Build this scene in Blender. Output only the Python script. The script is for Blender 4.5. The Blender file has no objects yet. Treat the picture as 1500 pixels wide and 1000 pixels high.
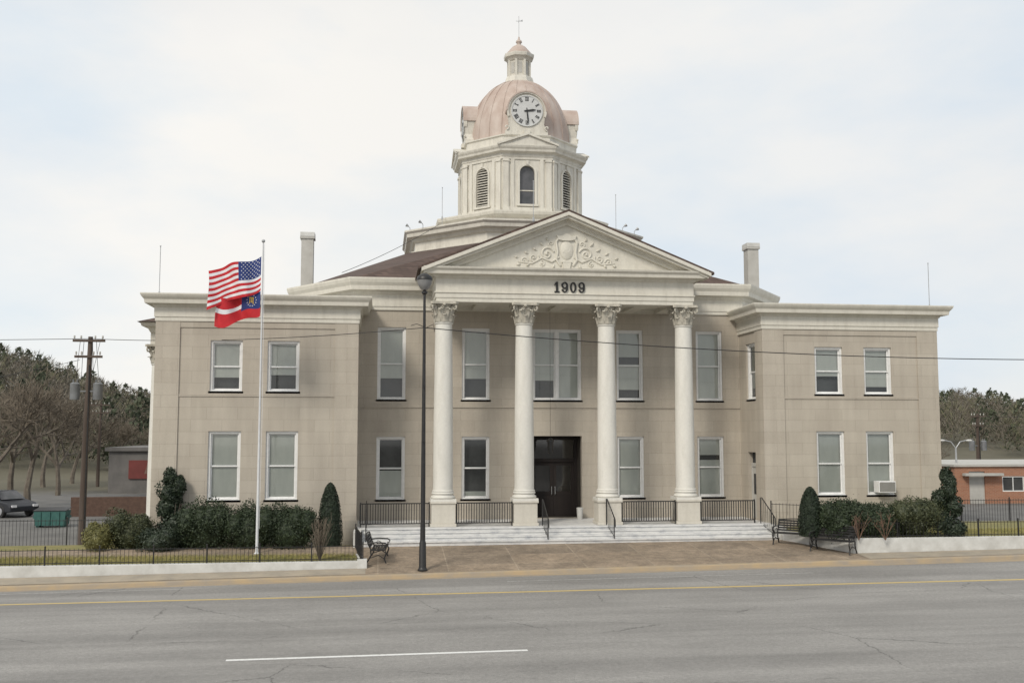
import bpy, bmesh, math, random
from mathutils import Vector, Matrix, noise
R=math.radians; PI=math.pi
S=bpy.context.scene; COL=S.collection
random.seed(7)
# ---------------------------------------------------------------- camera model
HC=4.6; TH=R(7.35); PT=R(5.03); F=1500.0
def ray(px,py):
    a=(px-750)/F; b=(500-py)/F
    w=math.cos(PT)-b*math.sin(PT); v=math.sin(PT)+b*math.cos(PT)
    return a*math.cos(TH)+w*math.sin(TH), -a*math.sin(TH)+w*math.cos(TH), v
def at_y(px,py,Y):
    x,y,v=ray(px,py); return Vector((x/y*Y,Y,HC+v/y*Y))
def at_z(px,py,z):
    x,y,v=ray(px,py); t=(z-HC)/v; return Vector((x*t,y*t,z))
# ---------------------------------------------------------------- mesh builder
class MB:
    def __init__(s): s.v=[]; s.f=[]; s.m=[]
    def add(s,vs,fs,mi=0):
        o=len(s.v); s.v+=[tuple(p) for p in vs]; s.f+=[tuple(i+o for i in f) for f in fs]; s.m+=[mi]*len(fs)
    def box(s,x0,x1,y0,y1,z0,z1,mi=0):
        s.add([(x0,y0,z0),(x1,y0,z0),(x1,y1,z0),(x0,y1,z0),(x0,y0,z1),(x1,y0,z1),(x1,y1,z1),(x0,y1,z1)],
              [(0,3,2,1),(4,5,6,7),(0,1,5,4),(1,2,6,5),(2,3,7,6),(3,0,4,7)],mi)
    def quad(s,a,b,c,d,mi=0): s.add([a,b,c,d],[(0,1,2,3)],mi)
    def prism(s,poly,y0,y1,mi=0):        # polygon in XZ
        n=len(poly); s.add([(x,y0,z) for x,z in poly]+[(x,y1,z) for x,z in poly],
            [tuple(range(n)),tuple(range(2*n-1,n-1,-1))]+[(i,i+n,(i+1)%n+n,(i+1)%n) for i in range(n)],mi)
    def prismz(s,poly,z0,z1,mi=0):
        n=len(poly); s.add([(x,y,z0) for x,y in poly]+[(x,y,z1) for x,y in poly],
            [tuple(range(n-1,-1,-1)),tuple(range(n,2*n))]+[(i,(i+1)%n,(i+1)%n+n,i+n) for i in range(n)],mi)
    def lathe(s,prof,seg=24,c=(0,0),ph=0,mi=0,cap=True):
        vs=[];fs=[]
        for r,z in prof:
            for k in range(seg):
                a=2*PI*k/seg+ph; vs.append((c[0]+r*math.cos(a),c[1]+r*math.sin(a),z))
        for i in range(len(prof)-1):
            for k in range(seg):
                k2=(k+1)%seg; fs.append((i*seg+k,i*seg+k2,(i+1)*seg+k2,(i+1)*seg+k))
        if cap:
            fs.append(tuple(range(seg-1,-1,-1))); fs.append(tuple(range((len(prof)-1)*seg,len(prof)*seg)))
        s.add(vs,fs,mi)
    def oct(s,prof,c=(0,0),mi=0):        # prof in apothems, a face towards -y
        s.lathe([(r/math.cos(PI/8),z) for r,z in prof],8,c,PI/8,mi)
    def tube(s,pts,rad,seg=6,mi=0,cap=True):
        pts=[Vector(p) for p in pts]; n=len(pts)
        if not hasattr(rad,'__len__'): rad=[rad]*n
        vs=[];fs=[]; up=None
        for i,p in enumerate(pts):
            d=(pts[min(i+1,n-1)]-pts[max(i-1,0)])
            if d.length<1e-9: d=Vector((0,0,1))
            d.normalize()
            if up is None: up=Vector((0,0,1)) if abs(d.z)<.9 else Vector((1,0,0))
            u=d.cross(up)
            if u.length<1e-4: u=d.cross(Vector((0,1,0.3)))
            u.normalize(); w=u.cross(d).normalized(); up=w
            for k in range(seg):
                a=2*PI*k/seg; vs.append(p+(u*math.cos(a)+w*math.sin(a))*rad[i])
        for i in range(n-1):
            for k in range(seg):
                k2=(k+1)%seg; fs.append((i*seg+k,i*seg+k2,(i+1)*seg+k2,(i+1)*seg+k))
        if cap and seg>2: fs.append(tuple(range(seg-1,-1,-1))); fs.append(tuple(range((n-1)*seg,n*seg)))
        s.add(vs,fs,mi)
    def sphere(s,c,r,seg=12,rings=8,sc=(1,1,1),mi=0):
        vs=[(c[0],c[1],c[2]-r*sc[2])];fs=[]
        for i in range(1,rings):
            t=PI*i/rings
            for k in range(seg):
                a=2*PI*k/seg; vs.append((c[0]+r*sc[0]*math.sin(t)*math.cos(a),c[1]+r*sc[1]*math.sin(t)*math.sin(a),c[2]-r*sc[2]*math.cos(t)))
        vs.append((c[0],c[1],c[2]+r*sc[2])); L=len(vs)-1
        for k in range(seg):
            k2=(k+1)%seg; fs.append((0,1+k2,1+k)); fs.append((L,L-seg+k,L-seg+k2))
            for i in range(rings-2): fs.append((1+i*seg+k,1+i*seg+k2,1+(i+1)*seg+k2,1+(i+1)*seg+k))
        s.add(vs,fs,mi)
    def sweep(s,path,prof,closed=False,mi=0):
        n=len(path);k=len(prof);vs=[];fs=[]
        def nr(a,b):
            d=Vector((b[0]-a[0],b[1]-a[1])).normalized(); return Vector((d.y,-d.x))
        for i in range(n):
            if closed or 0<i<n-1:
                a=nr(path[i-1],path[i]); b=nr(path[i],path[(i+1)%n]); m=(a+b)/(1+a.dot(b))
            elif i==0: m=nr(path[0],path[1])
            else: m=nr(path[-2],path[-1])
            for d,z in prof: vs.append((path[i][0]+m.x*d,path[i][1]+m.y*d,z))
        for i in range(n if closed else n-1):
            i2=(i+1)%n
            for j in range(k):
                j2=(j+1)%k; fs.append((i*k+j,i2*k+j,i2*k+j2,i*k+j2))
        if not closed: fs.append(tuple(range(k))); fs.append(tuple(range(n*k-1,(n-1)*k-1,-1)))
        s.add(vs,fs,mi)
    def wall(s,p,q,z0,z1,ops=(),rev=.3,mi=0):   # outward is to the right of p->q ; ops in u along wall
        d=Vector((q[0]-p[0],q[1]-p[1])); L=d.length; d.normalize(); inn=Vector((-d.y,d.x))
        us=sorted({0,L}|{o[0] for o in ops}|{o[1] for o in ops}); zs=sorted({z0,z1}|{o[2] for o in ops}|{o[3] for o in ops})
        P=lambda u,z,t=0:(p[0]+d.x*u+inn.x*t,p[1]+d.y*u+inn.y*t,z)
        for i in range(len(us)-1):
            for j in range(len(zs)-1):
                cu=(us[i]+us[i+1])/2; cz=(zs[j]+zs[j+1])/2
                if any(o[0]<cu<o[1] and o[2]<cz<o[3] for o in ops): continue
                s.quad(P(us[i],zs[j]),P(us[i+1],zs[j]),P(us[i+1],zs[j+1]),P(us[i],zs[j+1]),mi)
        for a,b,c,e in ops:
            s.quad(P(a,c),P(a,e),P(a,e,rev),P(a,c,rev),mi); s.quad(P(b,c),P(b,c,rev),P(b,e,rev),P(b,e),mi)
            s.quad(P(a,c),P(a,c,rev),P(b,c,rev),P(b,c),mi); s.quad(P(a,e),P(b,e),P(b,e,rev),P(a,e,rev),mi)
    def merge(s,o,M):
        s.add([M@Vector(v) for v in o.v],o.f); s.m[-len(o.f):]=o.m
    def build(s,name,mat,parent=None,loc=(0,0,0),rot=(0,0,0),smooth=False,fixn=True,bevel=0):
        me=bpy.data.meshes.new(name); me.from_pydata(s.v,[],s.f)
        for m in (mat if isinstance(mat,(list,tuple)) else [mat]): me.materials.append(m)
        me.polygons.foreach_set('material_index',s.m)
        if fixn:
            b=bmesh.new(); b.from_mesh(me); bmesh.ops.recalc_face_normals(b,faces=b.faces); b.to_mesh(me); b.free()
        if smooth:
            me.polygons.foreach_set('use_smooth',[True]*len(me.polygons))
            try: me.set_sharp_from_angle(angle=R(40))
            except Exception: pass
        o=bpy.data.objects.new(name,me); COL.objects.link(o); o.location=loc; o.rotation_euler=rot
        if parent: o.parent=parent
        if bevel:
            md=o.modifiers.new('b','BEVEL'); md.width=bevel; md.segments=2; md.limit_method='ANGLE'
        return o
def tag(o,label=None,cat=None,group=None,kind=None):
    if label: o['label']=label
    if cat: o['category']=cat
    if group: o['group']=group
    if kind: o['kind']=kind
    return o
def thing(name,label,cat,loc=(0,0,0),rz=0,group=None):
    o=bpy.data.objects.new(name,None); COL.objects.link(o); o.location=loc; o.rotation_euler=(0,0,rz); o.empty_display_size=.3
    return tag(o,label,cat,group)
def kids(o): return [c for c in bpy.data.objects if c.parent==o]
def dup(o,loc=None,rz=None,parent=None,label=None,scale=None):
    c=o.copy(); COL.objects.link(c)
    if parent is not None: c.parent=parent
    if loc is not None: c.location=loc
    if rz is not None: c.rotation_euler=(0,0,rz)
    if scale: c.scale=scale
    if label: c['label']=label
    for k in kids(o): dup(k,parent=c)
    return c
# ---------------------------------------------------------------- materials
def nodes(name):
    m=bpy.data.materials.new(name); m.use_nodes=True; nt=m.node_tree; return m,nt,nt.nodes['Principled BSDF']
def N(nt,t,**k):
    n=nt.nodes.new(t)
    for a,b in k.items():
        if a in n.inputs.keys(): n.inputs[a].default_value=b
        else: setattr(n,a,b)
    return n
def ramp(nt,src,stops):
    r=nt.nodes.new('ShaderNodeValToRGB'); e=r.color_ramp.elements
    while len(e)<len(stops): e.new(.5)
    for i,(p,c) in enumerate(stops): e[i].position=p; e[i].color=(*c,1) if hasattr(c,'__len__') else (c,c,c,1)
    nt.links.new(src,r.inputs[0]); return r
def mix(nt,fac,a,b,mode='MIX'):
    m=nt.nodes.new('ShaderNodeMixRGB'); m.blend_type=mode
    for i,v in ((0,fac),(1,a),(2,b)):
        if hasattr(v,'is_linked') or hasattr(v,'links'): nt.links.new(v,m.inputs[i])
        else: m.inputs[i].default_value=v if i==0 else (*v,1)
    return m.outputs[0]
def coords(nt,scale=(1,1,1)):
    tc=nt.nodes.new('ShaderNodeTexCoord'); mp=nt.nodes.new('ShaderNodeMapping'); mp.inputs['Scale'].default_value=scale
    nt.links.new(tc.outputs['Object'],mp.inputs[0]); return mp.outputs[0]
def noi(nt,vec,scale,detail=5,rough=.6):
    n=N(nt,'ShaderNodeTexNoise',Scale=scale,Detail=detail,Roughness=rough); nt.links.new(vec,n.inputs['Vector']); return n.outputs['Fac']
def bump(nt,b,h,st=.3,dist=.02):
    bm=N(nt,'ShaderNodeBump',Strength=st,Distance=dist); nt.links.new(h,bm.inputs['Height']); nt.links.new(bm.outputs[0],b.inputs['Normal'])
def mat(name,c1,c2=None,scale=3,rough=.75,bmp=0,bs=30,metal=0,st=(1,1,1),lo=.35,hi=.65):
    m,nt,b=nodes(name); b.inputs['Roughness'].default_value=rough; b.inputs['Metallic'].default_value=metal
    b.inputs['Base Color'].default_value=(*c1,1)
    if c2:
        v=coords(nt,st); r=ramp(nt,noi(nt,v,scale),[(lo,c1),(hi,c2)]); nt.links.new(r.outputs[0],b.inputs['Base Color'])
    if bmp: bump(nt,b,noi(nt,coords(nt),bs,3),bmp,.02)
    return m
def xyz_wall(nt):
    tc=nt.nodes.new('ShaderNodeTexCoord'); sp=nt.nodes.new('ShaderNodeSeparateXYZ'); nt.links.new(tc.outputs['Object'],sp.inputs[0])
    ad=N(nt,'ShaderNodeMath',operation='ADD'); nt.links.new(sp.outputs[0],ad.inputs[0]); nt.links.new(sp.outputs[1],ad.inputs[1])
    cb=nt.nodes.new('ShaderNodeCombineXYZ'); nt.links.new(ad.outputs[0],cb.inputs[0]); nt.links.new(sp.outputs[2],cb.inputs[1]); return cb.outputs[0]
def brickn(nt,vec,bw,rh,ms,c1,c2,mo,smooth=.1):
    br=N(nt,'ShaderNodeTexBrick',Scale=1.0); br.inputs['Brick Width'].default_value=bw; br.inputs['Row Height'].default_value=rh
    br.inputs['Mortar Size'].default_value=ms; br.inputs['Mortar Smooth'].default_value=smooth; br.inputs['Bias'].default_value=0
    br.inputs['Color1'].default_value=(*c1,1); br.inputs['Color2'].default_value=(*c2,1); br.inputs['Mortar'].default_value=(*mo,1)
    nt.links.new(vec,br.inputs['Vector']); return br
def m_ashlar():
    m,nt,b=nodes('limestone_ashlar'); b.inputs['Roughness'].default_value=.85
    br=brickn(nt,xyz_wall(nt),1.15,.46,.008,(.438,.396,.338),(.470,.428,.368),(.365,.328,.278),.4)
    st=ramp(nt,noi(nt,coords(nt,(1.4,1.4,.16)),1.6,6),[(.3,(.88,.87,.86)),(.7,(1.04,1.04,1.03))])
    sp2=ramp(nt,noi(nt,coords(nt,(.35,.35,.5)),1.0,4),[(.3,(.91,.905,.90)),(.7,(1.04,1.04,1.03))])
    c=mix(nt,1,br.outputs['Color'],st.outputs[0],'MULTIPLY'); c=mix(nt,1,c,sp2.outputs[0],'MULTIPLY')
    gr=ramp(nt,noi(nt,coords(nt),28,3),[(.3,.94),(.7,1.05)]); c=mix(nt,1,c,gr.outputs[0],'MULTIPLY')
    nt.links.new(c,b.inputs['Base Color']); inv=N(nt,'ShaderNodeMath',operation='SUBTRACT'); inv.inputs[0].default_value=1
    nt.links.new(br.outputs['Fac'],inv.inputs[1]); bump(nt,b,inv.outputs[0],.3,.008)
    return m
def m_trim(name,c,dirt):
    m,nt,b=nodes(name); b.inputs['Roughness'].default_value=.6
    r=ramp(nt,noi(nt,coords(nt,(1.5,1.5,.35)),2.2,6,.7),[(.32,dirt),(.55,c)])
    g=ramp(nt,noi(nt,coords(nt),12,4),[(.3,.95),(.7,1.03)])
    nt.links.new(mix(nt,1,r.outputs[0],g.outputs[0],'MULTIPLY'),b.inputs['Base Color'])
    bump(nt,b,noi(nt,coords(nt),18,3),.08,.02); return m
def m_asphalt(name,base=.15,cracks=True):
    m,nt,b=nodes(name); b.inputs['Roughness'].default_value=.85
    v=coords(nt)
    sp=ramp(nt,noi(nt,v,45,4,.8),[(.3,(base*.74,base*.715,base*.68)),(.72,(base*1.34,base*1.29,base*1.21))])
    band=ramp(nt,noi(nt,coords(nt,(.012,.42,1)),1.9,3),[(.35,.82),(.65,1.10)])
    c=mix(nt,1,sp.outputs[0],band.outputs[0],'MULTIPLY')
    pa=ramp(nt,noi(nt,coords(nt,(.25,.5,1)),.9,5),[(.35,.87),(.62,1.07)]); c=mix(nt,1,c,pa.outputs[0],'MULTIPLY')
    ag=ramp(nt,noi(nt,v,11,6,.85),[(.35,.80),(.65,1.16)]); c=mix(nt,1,c,ag.outputs[0],'MULTIPLY')
    if cracks:
        nv=N(nt,'ShaderNodeTexNoise',Scale=2.6,Detail=8.0,Roughness=.7); nt.links.new(v,nv.inputs['Vector'])
        ofs=mix(nt,.35,v,nv.outputs['Color'],'ADD')
        vo=N(nt,'ShaderNodeTexVoronoi',Scale=.19,feature='DISTANCE_TO_EDGE'); nt.links.new(ofs,vo.inputs['Vector'])
        cr=ramp(nt,vo.outputs['Distance'],[(.0,.42),(.0042,1.0)])
        msk=ramp(nt,noi(nt,v,.35,2),[(.47,0),(.55,1)])
        c2=mix(nt,1,c,cr.outputs[0],'MULTIPLY'); c=mix(nt,msk.outputs[0],c,c2)
    nt.links.new(c,b.inputs['Base Color']); bump(nt,b,noi(nt,v,60,3),.4,.01); return m
def m_paint(name,c,under,cov=.5):
    m,nt,b=nodes(name); b.inputs['Roughness'].default_value=.7
    r=ramp(nt,noi(nt,coords(nt,(1,2,1)),14,5,.75),[(cov-.06,under),(cov+.06,c)]); nt.links.new(r.outputs[0],b.inputs['Base Color']); return m
def m_apron():
    m,nt,b=nodes('sidewalk_paving'); b.inputs['Roughness'].default_value=.9
    v=coords(nt); br=brickn(nt,v,2.3,1.45,.02,(.30,.235,.17),(.235,.188,.14),(.34,.28,.21)); br.offset=0
    c=br.outputs['Color']
    for sc,lo,hi in ((.6,.72,1.18),(3,.76,1.17),(9,.8,1.15),(34,.72,1.25)):
        r=ramp(nt,noi(nt,v,sc,5,.7),[(.32,lo),(.68,hi)]); c=mix(nt,1,c,r.outputs[0],'MULTIPLY')
    nt.links.new(c,b.inputs['Base Color']); bump(nt,b,noi(nt,v,40,3),.4,.01); return m
def m_shingle():
    m,nt,b=nodes('brown_shingles'); b.inputs['Roughness'].default_value=.9
    br=brickn(nt,xyz_wall(nt),.3,.11,.008,(.075,.050,.041),(.108,.073,.060),(.045,.032,.027))
    r=ramp(nt,noi(nt,coords(nt),1.2,5),[(.3,.8),(.7,1.2)])
    nt.links.new(mix(nt,1,br.outputs['Color'],r.outputs[0],'MULTIPLY'),b.inputs['Base Color']); return m
def m_glass():
    m=bpy.data.materials.new('window_glass'); m.use_nodes=True; nt=m.node_tree; nt.nodes.clear()
    o=nt.nodes.new('ShaderNodeOutputMaterial'); t=nt.nodes.new('ShaderNodeBsdfTransparent'); t.inputs[0].default_value=(.93,.96,.95,1)
    g=nt.nodes.new('ShaderNodeBsdfGlossy'); g.inputs['Roughness'].default_value=.04
    lw=N(nt,'ShaderNodeLayerWeight',Blend=.2); ma=N(nt,'ShaderNodeMath',operation='ADD'); ma.inputs[1].default_value=.08; nt.links.new(lw.outputs['Fresnel'],ma.inputs[0])
    x=nt.nodes.new('ShaderNodeMixShader'); nt.links.new(ma.outputs[0],x.inputs[0]); nt.links.new(t.outputs[0],x.inputs[1]); nt.links.new(g.outputs[0],x.inputs[2]); nt.links.new(x.outputs[0],o.inputs[0])
    return m
def m_marble():
    m,nt,b=nodes('white_marble'); b.inputs['Roughness'].default_value=.6
    r=ramp(nt,noi(nt,coords(nt,(.8,1,2)),2.6,8,.75),[(.36,(.42,.43,.45)),(.5,(.62,.62,.61)),(.7,(.70,.695,.68))])
    nt.links.new(r.outputs[0],b.inputs['Base Color']); return m
def m_brick():
    m,nt,b=nodes('red_brick'); b.inputs['Roughness'].default_value=.9
    br=brickn(nt,xyz_wall(nt),.22,.075,.008,(.30,.125,.07),(.37,.165,.095),(.33,.25,.19)); nt.links.new(br.outputs['Color'],b.inputs['Base Color']); return m
STONE=m_ashlar(); TRIM=m_trim('cream_painted_trim',(.625,.60,.53),(.545,.52,.455)); COLW=m_trim('column_paint',(.665,.65,.60),(.60,.585,.535))
TOWERW=m_trim('tower_paint',(.615,.59,.525),(.49,.465,.41)); PEDM=m_trim('pale_pedestal_stone',(.56,.53,.465),(.49,.46,.40))
SASH=mat('white_window_paint',(.76,.76,.75),(.68,.68,.67),6,.5)
PLAST=mat('grey_stone_capital',(.52,.49,.42),(.36,.34,.29),7,.85,.2)
COPPER=mat('weathered_copper',(.36,.27,.225),(.50,.425,.375),1.6,.6,.1,10,0,(1,1,.5),.3,.68)
SHING=m_shingle(); GLASS=m_glass(); MARB=m_marble(); BRICK=m_brick()
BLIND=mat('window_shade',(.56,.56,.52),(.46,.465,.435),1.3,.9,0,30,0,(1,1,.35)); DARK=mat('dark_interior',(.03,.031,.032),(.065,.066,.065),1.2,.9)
DIAL=mat('clock_face_enamel',(.56,.565,.56),(.50,.505,.50),3,.5)
BLACK=mat('black_iron',(.012,.012,.013),(.022,.021,.02),9,.45,.05); LETTER=mat('black_letter_paint',(.012,.012,.012),None,rough=.5)
WOOD=mat('shaded_dark_door_wood',(.009,.005,.004),(.014,.008,.006),6,.7,0,30,0,(1,1,.2)); GALV=mat('galvanised_pole',(.42,.43,.44),(.34,.35,.36),4,.4,0,30,.3)  # door wood is dark, blackened further to put the doorway's shade into its colour
POLEP=mat('pale_flagpole_paint',(.60,.61,.62),(.52,.53,.54),3,.4)
CHIM=mat('chimney_render',(.48,.47,.44),(.40,.39,.36),1.5,.85,.1)
ASPH=m_asphalt('road_asphalt',.25)
WHITEP=m_paint('white_road_paint',(.70,.70,.68),(.27,.26,.245),.38); WORNP=m_paint('worn_white_road_paint',(.44,.44,.42),(.26,.25,.235),.52); YELP=m_paint('yellow_road_paint',(.55,.41,.15),(.29,.265,.21),.40)
APR=m_apron(); CURB=mat('kerb_concrete',(.38,.29,.18),(.29,.25,.2),1.6,.9,.2,30,0,(1,3,1))
WALLW=mat('white_washed_wall',(.62,.62,.60),(.48,.475,.45),1.8,.85,.15)
GRASS=mat('dormant_lawn',(.25,.215,.085),(.175,.17,.06),2.5,.95,.6,60,0,(1,1,1),.38,.62); BLADE=mat('grass_blades',(.32,.28,.11),(.21,.205,.07),1.2,.9)
LEAFD=mat('dark_leaves',(.010,.020,.008),(.036,.055,.021),6,.65); LEAFH=mat('holly_leaves',(.010,.021,.010),(.034,.05,.026),6,.55)
LEAFY=mat('yellow_green_leaves',(.085,.085,.025),(.17,.16,.05),6,.6); LEAFC=mat('conifer_leaves',(.007,.015,.007),(.018,.032,.014),7,.7)
LEAFO=mat('olive_leaves',(.026,.036,.014),(.07,.078,.032),6,.6)
BARK=mat('bare_bark',(.10,.083,.067),(.165,.14,.11),3,.9); TWIG=mat('bare_twigs',(.115,.094,.07),(.17,.142,.108),.6,.9)
RUST=mat('dry_red_twigs',(.13,.08,.055),(.19,.115,.08),3,.9)
POLEW=mat('weathered_pole_wood',(.065,.048,.038),(.11,.085,.07),3,.9,.2,30,0,(1,1,.1))
RED=mat('red_cloth',(.55,.022,.03),(.46,.018,.025),4,.8); WHT=mat('white_cloth',(.74,.74,.76),None,rough=.8); BLUE=mat('blue_cloth',(.02,.04,.17),None,rough=.8); GOLD=mat('gold_cloth',(.55,.36,.06),None,rough=.7)
TCAN=mat('transformer_grey',(.2,.21,.22),(.14,.145,.15),3,.5); TGL=mat('tower_glass',(.05,.055,.06),(.10,.10,.11),1.5,.15)
# ---------------------------------------------------------------- world, sun, camera
w=bpy.data.worlds.new('World'); S.world=w; w.use_nodes=True; nt=w.node_tree; nt.nodes.clear()
SE,SA=R(40),R(-142)
sundir=Vector((math.sin(SA)*math.cos(SE),math.cos(SA)*math.cos(SE),math.sin(SE)))
out=nt.nodes.new('ShaderNodeOutputWorld'); b1=nt.nodes.new('ShaderNodeBackground'); b2=nt.nodes.new('ShaderNodeBackground'); mx=nt.nodes.new('ShaderNodeMixShader')
sky=nt.nodes.new('ShaderNodeTexSky'); sky.sky_type='NISHITA'; sky.sun_disc=False; sky.sun_elevation=SE; sky.sun_rotation=SA; nt.links.new(sky.outputs[0],b1.inputs[0]); b1.inputs[1].default_value=.14
tc=nt.nodes.new('ShaderNodeTexCoord'); mp=nt.nodes.new('ShaderNodeMapping'); mp.inputs['Scale'].default_value=(1,1,2.4); mp.inputs['Rotation'].default_value=(0,.35,.3)
nt.links.new(tc.outputs['Generated'],mp.inputs[0])
n1=noi(nt,mp.outputs[0],1.3,6,.5); r1=ramp(nt,n1,[(.36,.82),(.58,.99)])
n2=noi(nt,mp.outputs[0],2.3,6,.55); cc=ramp(nt,n2,[(.36,(.735,.81,.885)),(.58,(.905,.90,.89))])
sx=nt.nodes.new('ShaderNodeSeparateXYZ'); nt.links.new(tc.outputs['Generated'],sx.inputs[0])
mr=N(nt,'ShaderNodeMapRange'); mr.inputs[1].default_value=-.5; mr.inputs[2].default_value=.65; mr.inputs[3].default_value=1.10; mr.inputs[4].default_value=.955; nt.links.new(sx.outputs[0],mr.inputs[0])
warm=ramp(nt,sx.outputs[0],[(.0,(1.0,.985,.955)),(.45,(.975,.99,1.0))]); skc=mix(nt,1,cc.outputs[0],warm.outputs[0],'MULTIPLY')
nt.links.new(skc,b2.inputs[0]); nt.links.new(mr.outputs[0],b2.inputs[1])
nt.links.new(r1.outputs[0],mx.inputs[0]); nt.links.new(b1.outputs[0],mx.inputs[1]); nt.links.new(b2.outputs[0],mx.inputs[2]); nt.links.new(mx.outputs[0],out.inputs[0])
sl=bpy.data.lights.new('sun','SUN'); sl.energy=2.25; sl.angle=R(14); sl.color=(1,.93,.82); so=bpy.data.objects.new('sun',sl); COL.objects.link(so)
so.rotation_euler=sundir.to_track_quat('Z','Y').to_euler()
cd=bpy.data.cameras.new('camera'); cam=bpy.data.objects.new('camera',cd); COL.objects.link(cam); cam.location=(0,0,HC); cam.rotation_euler=(PI/2+PT,0,-TH)
cd.sensor_width=36; cd.lens=36; cd.clip_end=3000; S.camera=cam
S.view_settings.view_transform='Standard'; S.view_settings.look='None'; S.view_settings.exposure=0
# ---------------------------------------------------------------- ground
def sm(t): t=max(0,min(1,t)); return t*t*(3-2*t)
def cl(X): return max(-26,min(30,X-6))
def roadz(X,Y):
    g=.002 if Y<22 else (.002+(Y-22)/8*.0025 if Y<30 else .0045+(Y-30)/3.8*.0085)
    return -.025+g*cl(X)
def apronz(X,Y):
    t=max(0,min(1,(Y-33.8)/4.25)); return (.1*(1-t)+.475*t)+(.013*(1-t)+.003*t)*cl(X)
def terr(X,Y):
    if Y<39.6: z=-.45
    else:
        base=-.08+.45*sm((X+10)/34)*(1-sm((Y-60)/40)); z=-.45+(base+.45)*sm((Y-39.6)/2.5)
    h=sm((Y-105)/130); r=X/max(Y,1.0)
    if r<.2: top=15.0-10.5*sm((r+.36)/.17)
    else: top=5.6+1.2*math.sin((r-.56)*38)
    z+=h*(top+1.6*noise.noise(Vector((X*.014,Y*.014,1))))
    z+= sm((Y-240)/200)*(5 if r>.2 else 7-4*sm((r+.36)/.17))
    return z
def grid(xs,ys,fn):
    vs=[(x,y,fn(x,y)) for y in ys for x in xs]; n=len(xs)
    return vs,[(j*n+i,j*n+i+1,(j+1)*n+i+1,(j+1)*n+i) for j in range(len(ys)-1) for i in range(n-1)]
mg,ntg,bg=nodes('ground_cover'); bg.inputs['Roughness'].default_value=.95
tcg=ntg.nodes.new('ShaderNodeTexCoord'); sg=ntg.nodes.new('ShaderNodeSeparateXYZ'); ntg.links.new(tcg.outputs['Object'],sg.inputs[0])
mrg=N(ntg,'ShaderNodeMapRange'); mrg.inputs[1].default_value=80; mrg.inputs[2].default_value=88; ntg.links.new(sg.outputs[1],mrg.inputs[0])
asp=ramp(ntg,noi(ntg,coords(ntg),.5,6,.7),[(.3,(.10,.098,.095)),(.7,(.18,.175,.165))]); gra=ramp(ntg,noi(ntg,coords(ntg),.06,6,.7),[(.3,(.085,.078,.052)),(.7,(.13,.118,.08))])
ntg.links.new(mix(ntg,mrg.outputs[0],asp.outputs[0],gra.outputs[0]),bg.inputs['Base Color'])
m=MB(); xs=[-1200,-700,-400]+list(range(-300,-60,12))+list(range(-60,60,4))+list(range(60,420,15))+[500,800,1300]
ys=[-300,-100,-20,10,33,39.6,40.3,41,42.2,46,52,60,70,80,92,100]+list(range(110,460,14))+[520,700,1200,2000]
m.add(*grid(xs,ys,terr)); tag(m.build('ground',mg,smooth=True,fixn=False),kind='structure')
m=MB(); xs=[-200,-60,-20,-10,0,6,12,20,30,36,60,250]; m.add(*grid(xs,[-8,4,12,18,22,24,26,28,30,31,32,33,33.62],roadz)); tag(m.build('road',ASPH,smooth=True,fixn=False),kind='structure')
def strip(p,q,wd,mt,name,dz=.004,n=40):
    m=MB(); p=Vector(p[:2]);q=Vector(q[:2]); d=(q-p).normalized(); nn=Vector((-d.y,d.x))*wd/2; L=[]
    for i in range(n+1):
        c=p+(q-p)*i/n; a=c-nn; b=c+nn; L+=[(a.x,a.y,roadz(a.x,a.y)+dz),(b.x,b.y,roadz(b.x,b.y)+dz)]
    m.add(L,[(2*i,2*i+2,2*i+3,2*i+1) for i in range(n)]); return tag(m.build(name,mt,fixn=False),kind='structure')
strip((-60,30),(90,30),.18,YELP,'yellow_line')
pa,pb=at_z(331,965,-.02),at_z(773,951,-.02); dd=(pb-pa)
strip(pa,pb,.15,WHITEP,'white_lane_dash',n=12)
for k in (-1,1):
    o=dd.normalized()*26*k; strip(pa+o,pb+o,.15,WHITEP,'white_lane_dash',n=12)
strip((-12.5,32.6),(-4.5,32.6),.09,WORNP,'worn_edge_line'); strip((4,32.2),(14,32.2),.09,WORNP,'worn_edge_line')
m=MB(); L=[]; n=60
for i in range(n+1):
    X=-60+150*i/n
    z=apronz(X,33.8)+.004; g=roadz(X,33.6)
    L.append([(X,33.25,roadz(X,33.25)+.004),(X,33.62,g+.004),(X,33.65,z-.03),(X,33.68,z),(X,33.86,z)])
vs=[p for r in L for p in r]; m.add(vs,[(i*5+j,(i+1)*5+j,(i+1)*5+j+1,i*5+j+1) for i in range(n) for j in range(4)])
tag(m.build('kerb',CURB,fixn=False),kind='structure')
m=MB(); xs=[-60,-40,-26]+[-20+k for k in range(0,57)]+[60,90]; m.add(*grid(xs,[33.86,34.3,34.8,35,35.6,36.5,37.3,38.4],apronz)); tag(m.build('sidewalk',APR,smooth=True,fixn=False),kind='structure')
m=MB(); xl=[x for x in range(-60,0,2)]+[-.4]; m.add(*grid(xl,[33.9,34.3,34.7],lambda x,y:apronz(x,y)+.005)); xl=[16.8]+list(range(18,80,2)); m.add(*grid(xl,[33.9,34.4,34.94],lambda x,y:apronz(x,y)+.005))
tag(m.build('concrete_walk',mat('sidewalk_concrete',(.36,.31,.24),(.27,.24,.195),1.4,.9,.2),fixn=False),kind='structure')
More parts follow.
